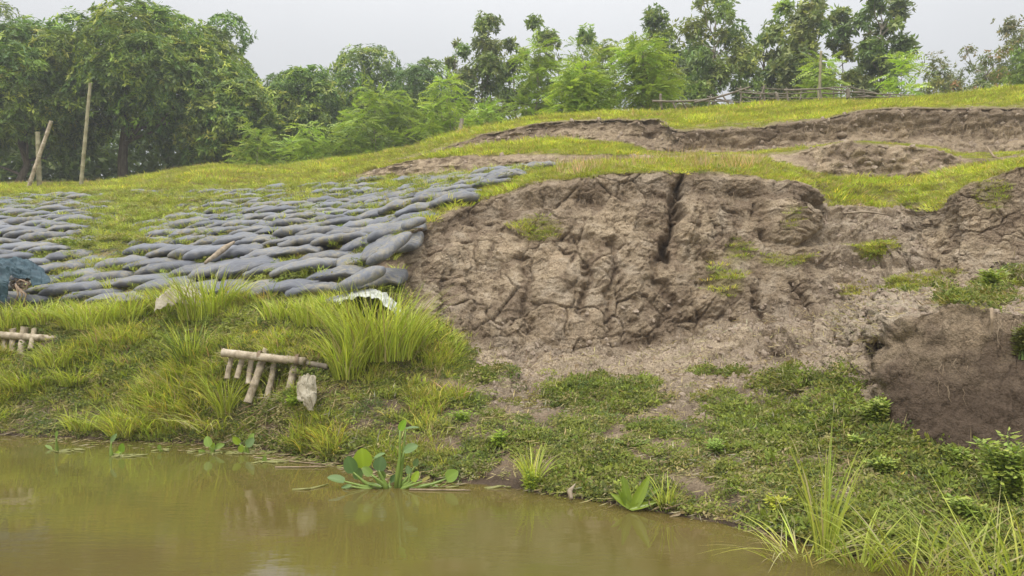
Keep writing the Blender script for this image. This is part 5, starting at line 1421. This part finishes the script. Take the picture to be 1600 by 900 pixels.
weed(1362, 676, 62, 34, 16, 'silvery green leafy weed left of the dark wet cliff', 601, leaf=.05)
weed(1350, 700, 22, 26, 8, 'small weed sprig right below the silvery green one', 612, leaf=.04)
weed(1550, 452, 34, 20, 10, 'small leafy weed on top of the dark wet cliff', 602, leaf=.055)
weed(1575, 790, 120, 46, 22, 'large leafy shrub at the right edge below the dark cliff', 603, leaf=.055)
weed(1512, 815, 44, 28, 10, 'low leafy weed left of the large shrub', 604, leaf=.05)
weed(1495, 735, 40, 22, 8, 'weed sprig at the foot of the dark wet cliff', 605, leaf=.05)
weed(1380, 740, 30, 30, 10, 'rounded leaf weed patch under the silvery weed', 606, leaf=.035, lw=.8)
weed(784, 698, 28, 20, 9, 'bright leafy weed on the sloping bank above the hyacinth', 607, leaf=.04, pal=[np.array([.16, .27, .05]), np.array([.20, .32, .06])])
weed(722, 660, 22, 22, 7, 'little bright weed by the bare earth path', 608, leaf=.04, pal=[np.array([.16, .27, .05])])
weed(1120, 708, 24, 26, 8, 'dense green weed in the middle of the right bank', 609, leaf=.04, pal=[np.array([.14, .24, .06])])
weed(830, 768, 40, 12, 6, 'light weed growing in the middle waterline tuft', 610, leaf=.035, pal=[np.array([.22, .33, .06])])
weed(1215, 800, 30, 28, 8, 'yellow green weed mat near the right waterline', 611, leaf=.04, pal=[np.array([.24, .31, .05])])
weed(460, 640, 26, 16, 7, 'bright weed at the foot of the crib stakes', 613, leaf=.035, pal=[np.array([.17, .28, .04])])
weed(400, 528, 14, 12, 5, 'yellow flowered weed in the grass above the bamboo rail', 614, leaf=.03, pal=[np.array([.38, .38, .05])])
weed(115, 392, 22, 40, 12, 'dark leafy creeper patch between the sandbags on the left', 615, leaf=.06, lw=.8, pal=[np.array([.10, .17, .04]), np.array([.14, .21, .05])])
weed(250, 320, 12, 50, 12, 'light creeper mat over the upper left sandbags', 616, leaf=.06, lw=.8, pal=[np.array([.22, .27, .06])])
weed(350, 318, 10, 40, 9, 'light creeper mat over the top sandbags in the middle', 617, leaf=.06, lw=.8, pal=[np.array([.22, .26, .06])])
weed(985, 700, 18, 36, 8, 'dark small leaved weed mat on the right bank', 618, leaf=.03, lw=.8, pal=[np.array([.12, .19, .05])])
weed(1597, 560, 60, 14, 9, 'dark creeper hanging down the right end of the wet cliff', 619, leaf=.045, pal=[np.array([.10, .13, .05])])

# ------------------------------------------------------------------ broad leaves: hyacinth and dock
def leaf_blade(name, base, tip_dir, face, length, width, col, parent, curl=.12, pointed=.25, mat=None):
    """leaf surface starting at base, along tip_dir, facing 'face'"""
    d = Vector(tip_dir).normalized(); f = Vector(face).normalized(); s = d.cross(f).normalized(); f = s.cross(d).normalized()
    nu, nv = 10, 8; V = []; c = []
    for i in range(nu+1):
        t = i/nu
        wv = max(.03, (1-(2*t**.85-1)**2))**.5 if 0 < t < 1 else .03
        wv = wv*(1-pointed*t*t)
        for j in range(nv+1):
            q = j/nv*2-1
            V.append(Vector(base)+d*length*(t-.06*abs(q)*(t < .2))+s*q*width*.5*wv+f*(curl*length*(q*q*.6*wv - (t-.5)**2*.8+.2)))
            k = 1.0+(.15 if abs(q) < .15 else 0); c.append(np.array(col)*k)
    Fc = [[i*(nv+1)+j, i*(nv+1)+j+1, (i+1)*(nv+1)+j+1, (i+1)*(nv+1)+j] for i in range(nu) for j in range(nv)]
    mb = MB(); mb.add(V, Fc, np.array(c)); return mb.build(name, mat or M_aqua, parent)
def hyacinth(px, py, label, leaves, group='water hyacinths along the waterline', name='water_hyacinth', floats=3):
    b0 = on_water(px, py); t = thing(name, label, 'water plant', b0, 0, group)
    D = b0.y
    for (lx, ly, Lp, Wp, ang, facing_, c) in leaves:
        # attachment point seen at pixel (lx, ly); blade runs at 'ang' degrees in the upright plane
        a = P(lx, ly, D+random.uniform(-.08, .08))-b0
        dr = Vector((math.cos(R(ang)), .25*random.uniform(-1, 1), math.sin(R(ang))))
        lf = leaf_blade('leaf', a, dr, facing_, Lp/F*D*.9, Wp/F*D*.86, tuple(np.array(c)*random.uniform(.75, 1.05)), t, mat=M_aqua)
        root = Vector((a.x*.35+random.uniform(-.03, .03), a.y*.3, -.03)); md = root.lerp(a, .55)+Vector((random.uniform(-.03, .03), 0, .0))
        mb = MB(); mb.tube([root, root.lerp(md, .5)+Vector((0, 0, .01)), md, md.lerp(a, .6), a], [.016, .018, .012, .008, .006], 7, col=(.24, .34, .07)); mb.build('stalk', M_aqua, lf)
    mb = MB(); rr_ = random.Random(px)
    for k in range(floats*4):
        x = rr_.uniform(-1, 1)*max(12, 10*len(leaves))/F*D; mb.tube([Vector((x, rr_.uniform(-.08, .08), .0)), Vector((x+rr_.uniform(.05, .16), rr_.uniform(-.08, .08), .012))], [.011, .006], 6, col=(.30, .30, .10))
    mb.build('runner', M_aqua, t)
    return t
YG = (.30, .42, .03); GG = (.16, .25, .08); DG = (.09, .16, .045); LG = (.22, .33, .06)
cf = (0, -1, .35)
hyacinth(612, 762, 'largest water hyacinth clump with broad leaves and a tall leaf stalk', [
    (568, 730, 34, 36, 95, (.1, -1, .3), YG), (552, 738, 30, 28, 110, (-.2, -1, .3), DG), (538, 752, 30, 22, 165, (0, -.5, 1), GG), (585, 716, 22, 14, 25, (0, -.4, 1), GG), (592, 735, 24, 26, 80, cf, DG),
    (625, 672, 22, 15, 60, (-.3, -1, .1), (.20, .36, .03)), (634, 670, 24, 9, 5, (0, -.3, 1), GG), (632, 704, 26, 20, 20, (.1, -.8, .7), GG), (648, 728, 14, 12, 70, cf, GG),
    (698, 748, 26, 24, 35, (0, -1, .4), LG), (560, 765, 20, 16, 200, (0, -.4, 1), GG), (600, 748, 20, 14, 120, cf, LG), (645, 752, 20, 14, 60, cf, YG), (575, 756, 26, 9, -10, (0, -.4, 1), LG),
    (560, 748, 22, 20, 100, (.3, -1, .4), GG), (610, 752, 18, 15, 40, (-.3, -.8, .6), DG), (580, 742, 20, 17, 140, (.2, -1, .2), LG), (660, 752, 16, 12, 30, (0, -.5, 1), (.34, .30, .08)), (548, 760, 18, 13, 190, (0, -.5, 1), GG),
    (622, 758, 16, 10, 10, (0, -.4, 1), (.36, .28, .07)), (590, 762, 18, 10, 170, (0, -.4, 1), LG), (668, 760, 20, 7, 0, (0, -.3, 1), LG), (640, 740, 15, 12, 110, (0, -1, .4), GG)])
hyacinth(182, 712, 'small water hyacinth with one twisted upright leaf and a floating round one', [(174, 690, 16, 9, 60, cf, GG), (180, 712, 14, 13, 30, (0, -.8, .6), YG), (190, 706, 16, 13, 80, cf, (.2, .34, .03))])
hyacinth(250, 704, 'tiny single leafed water hyacinth', [(249, 702, 9, 9, 80, cf, LG)], floats=1)
hyacinth(92, 705, 'small wilted water hyacinth near the left edge', [(88, 682, 10, 7, 80, cf, LG), (80, 702, 14, 8, 150, (0, -.3, 1), LG)])
hyacinth(330, 708, 'water hyacinth with crinkled light leaves', [(327, 697, 18, 16, 110, cf, LG), (336, 700, 20, 13, 20, (0, -.8, .6), LG), (330, 704, 14, 12, 75, cf, YG), (320, 708, 12, 9, 150, cf, LG)])
hyacinth(384, 708, 'water hyacinth with yellow and silvery leaves right of the crinkled one', [(374, 693, 16, 13, 130, cf, YG), (386, 697, 18, 16, 50, (.1, -1, .5), GG), (390, 688, 14, 11, 60, cf, LG), (376, 706, 13, 12, 80, cf, YG)])
hyacinth(415, 722, 'flat yellow water hyacinth remnant among floating stalks', [(413, 722, 11, 10, 80, cf, LG), (470, 732, 10, 9, 40, cf, LG)], floats=4)
# lone round leaf at the cliff foot
g0 = gpt(683, 520)
o = thing('broad_leaf_plant', 'single bright heart shaped leaf at the foot of the main cliff', 'plant', g0)
leaf_blade('leaf', Vector((-.07, 0, .07)), (1, 0, .15), (0, -1, .8), .17, .12, YG, o)
mb = MB(); mb.tube([(0, 0, 0), (-.03, 0, .05), (-.06, 0, .07)], [.005, .004, .003], 6, col=(.2, .3, .08)); mb.build('stalk', M_blade, o)
# dock like plant at the waterline
g0 = on_water(985, 800); g0.y += .05
o = thing('broad_leaf_plant', 'glossy broad leaved plant with long green leaves at the waterline', 'plant', g0)
for k, (ang, ln, wd_) in enumerate([(100, .24, .075), (62, .27, .085), (20, .28, .07), (150, .18, .06), (40, .22, .06), (5, .20, .05), (125, .16, .05)]):
    leaf_blade('leaf', Vector((random.uniform(-.02, .02), random.uniform(-.04, .04), .02)), (math.cos(R(ang)), random.uniform(-.3, .3), math.sin(R(ang))*.8+.2), (.1, -1, .6), ln, wd_, (.22, .30, .035) if k % 2 else (.17, .24, .03), o, .10, .55)
# dry dead leaves beside it
r = np.random.default_rng(700); n = 26; g1 = gpt(1068, 800)
v = leaf_quads(np.array(g1)+np.stack([r.normal(0, .09, n), r.normal(0, .05, n), r.uniform(0, .05, n)], 1), rdir(n, r)*np.array([1, 1, .4]), rdir(n, r), r.uniform(.06, .16, n), r.uniform(.02, .05, n), .2)
tag(link('dead_leaves', quads_mesh('dead_leaves', v, np.array([[.42, .33, .20]])*r.uniform(.7, 1.2, (n, 1)), M_leaf)), 'curled dead leaves washed up beside the broad leaved plant', kind='stuff')
# floating debris along the waterline
r = np.random.default_rng(701); n = 520
dx = np.concatenate([r.uniform(40, 720, n-200), r.uniform(380, 600, 200)]); i0 = np.array([int(np.argmin(np.abs(pxs-a))) for a in dx])
wpy = np.interp(dx, keys, [T[k][0] for k in keys]) + np.abs(r.normal(0, 5, n)) + 3
D_ = H*F/(wpy-CY)
b = np.stack([(dx-CX)/F*D_, D_, r.uniform(.002, .012, n)], 1)
a = r.normal(0, .6, n)
d = np.stack([np.cos(a), np.sin(a)*.5, r.uniform(-.05, .12, n)], 1)
v = leaf_quads(b, norm(d), norm(np.cross(d, np.array([0, 0, 1.]))), r.uniform(.02, .13, n), r.uniform(.006, .03, n), .05)
tag(link('floating_debris', quads_mesh('floating_debris', v, mixcols(r, n, [np.array([.40, .34, .20]), np.array([.25, .18, .11]), np.array([.24, .30, .06])], [.4, .35, .25]), M_leaf)), 'dead leaves and stalks floating along the waterline', kind='stuff')
for k, (x, y, x1, y1, lab) in enumerate([(398, 716, 512, 728, 'long thin stalk floating beside the largest hyacinth'), (430, 731, 508, 731, 'pale straight stalk floating left of the largest hyacinth'), (640, 766, 735, 768, 'flat yellow stalk floating right of the largest hyacinth')]):
    stick('floating_stalk', lab, 'stalk', [on_water(x, y)+Vector((0, 0, .006)), on_water(x1, y1)+Vector((0, 0, .01))], [.008, .005], M_root, 'stalks floating on the water', 6)
# ------------------------------------------------------------------ moist air
hm, nt = newmat('haze')
pv = N(nt, 'ShaderNodeVolumePrincipled'); pv.inputs['Color'].default_value = (.95, .97, 1, 1); pv.inputs['Density'].default_value = .0018; pv.inputs['Anisotropy'].default_value = .2
o_ = N(nt, 'ShaderNodeOutputMaterial'); L(nt, pv.outputs[0], o_.inputs['Volume'])
x0, x1, y0, y1, z0, z1 = -150, 150, -70, 470, -2.4, 22
V = [(x, y, z) for z in (z0, z1) for y in (y0, y1) for x in (x0, x1)]
me = mesh_np('haze', V, [0, 2, 3, 1, 4, 5, 7, 6, 0, 1, 5, 4, 2, 6, 7, 3, 0, 4, 6, 2, 1, 3, 7, 5], [4]*6, hm, False)
tag(link('haze', me), 'thin pale morning haze over the river bank', kind='stuff')
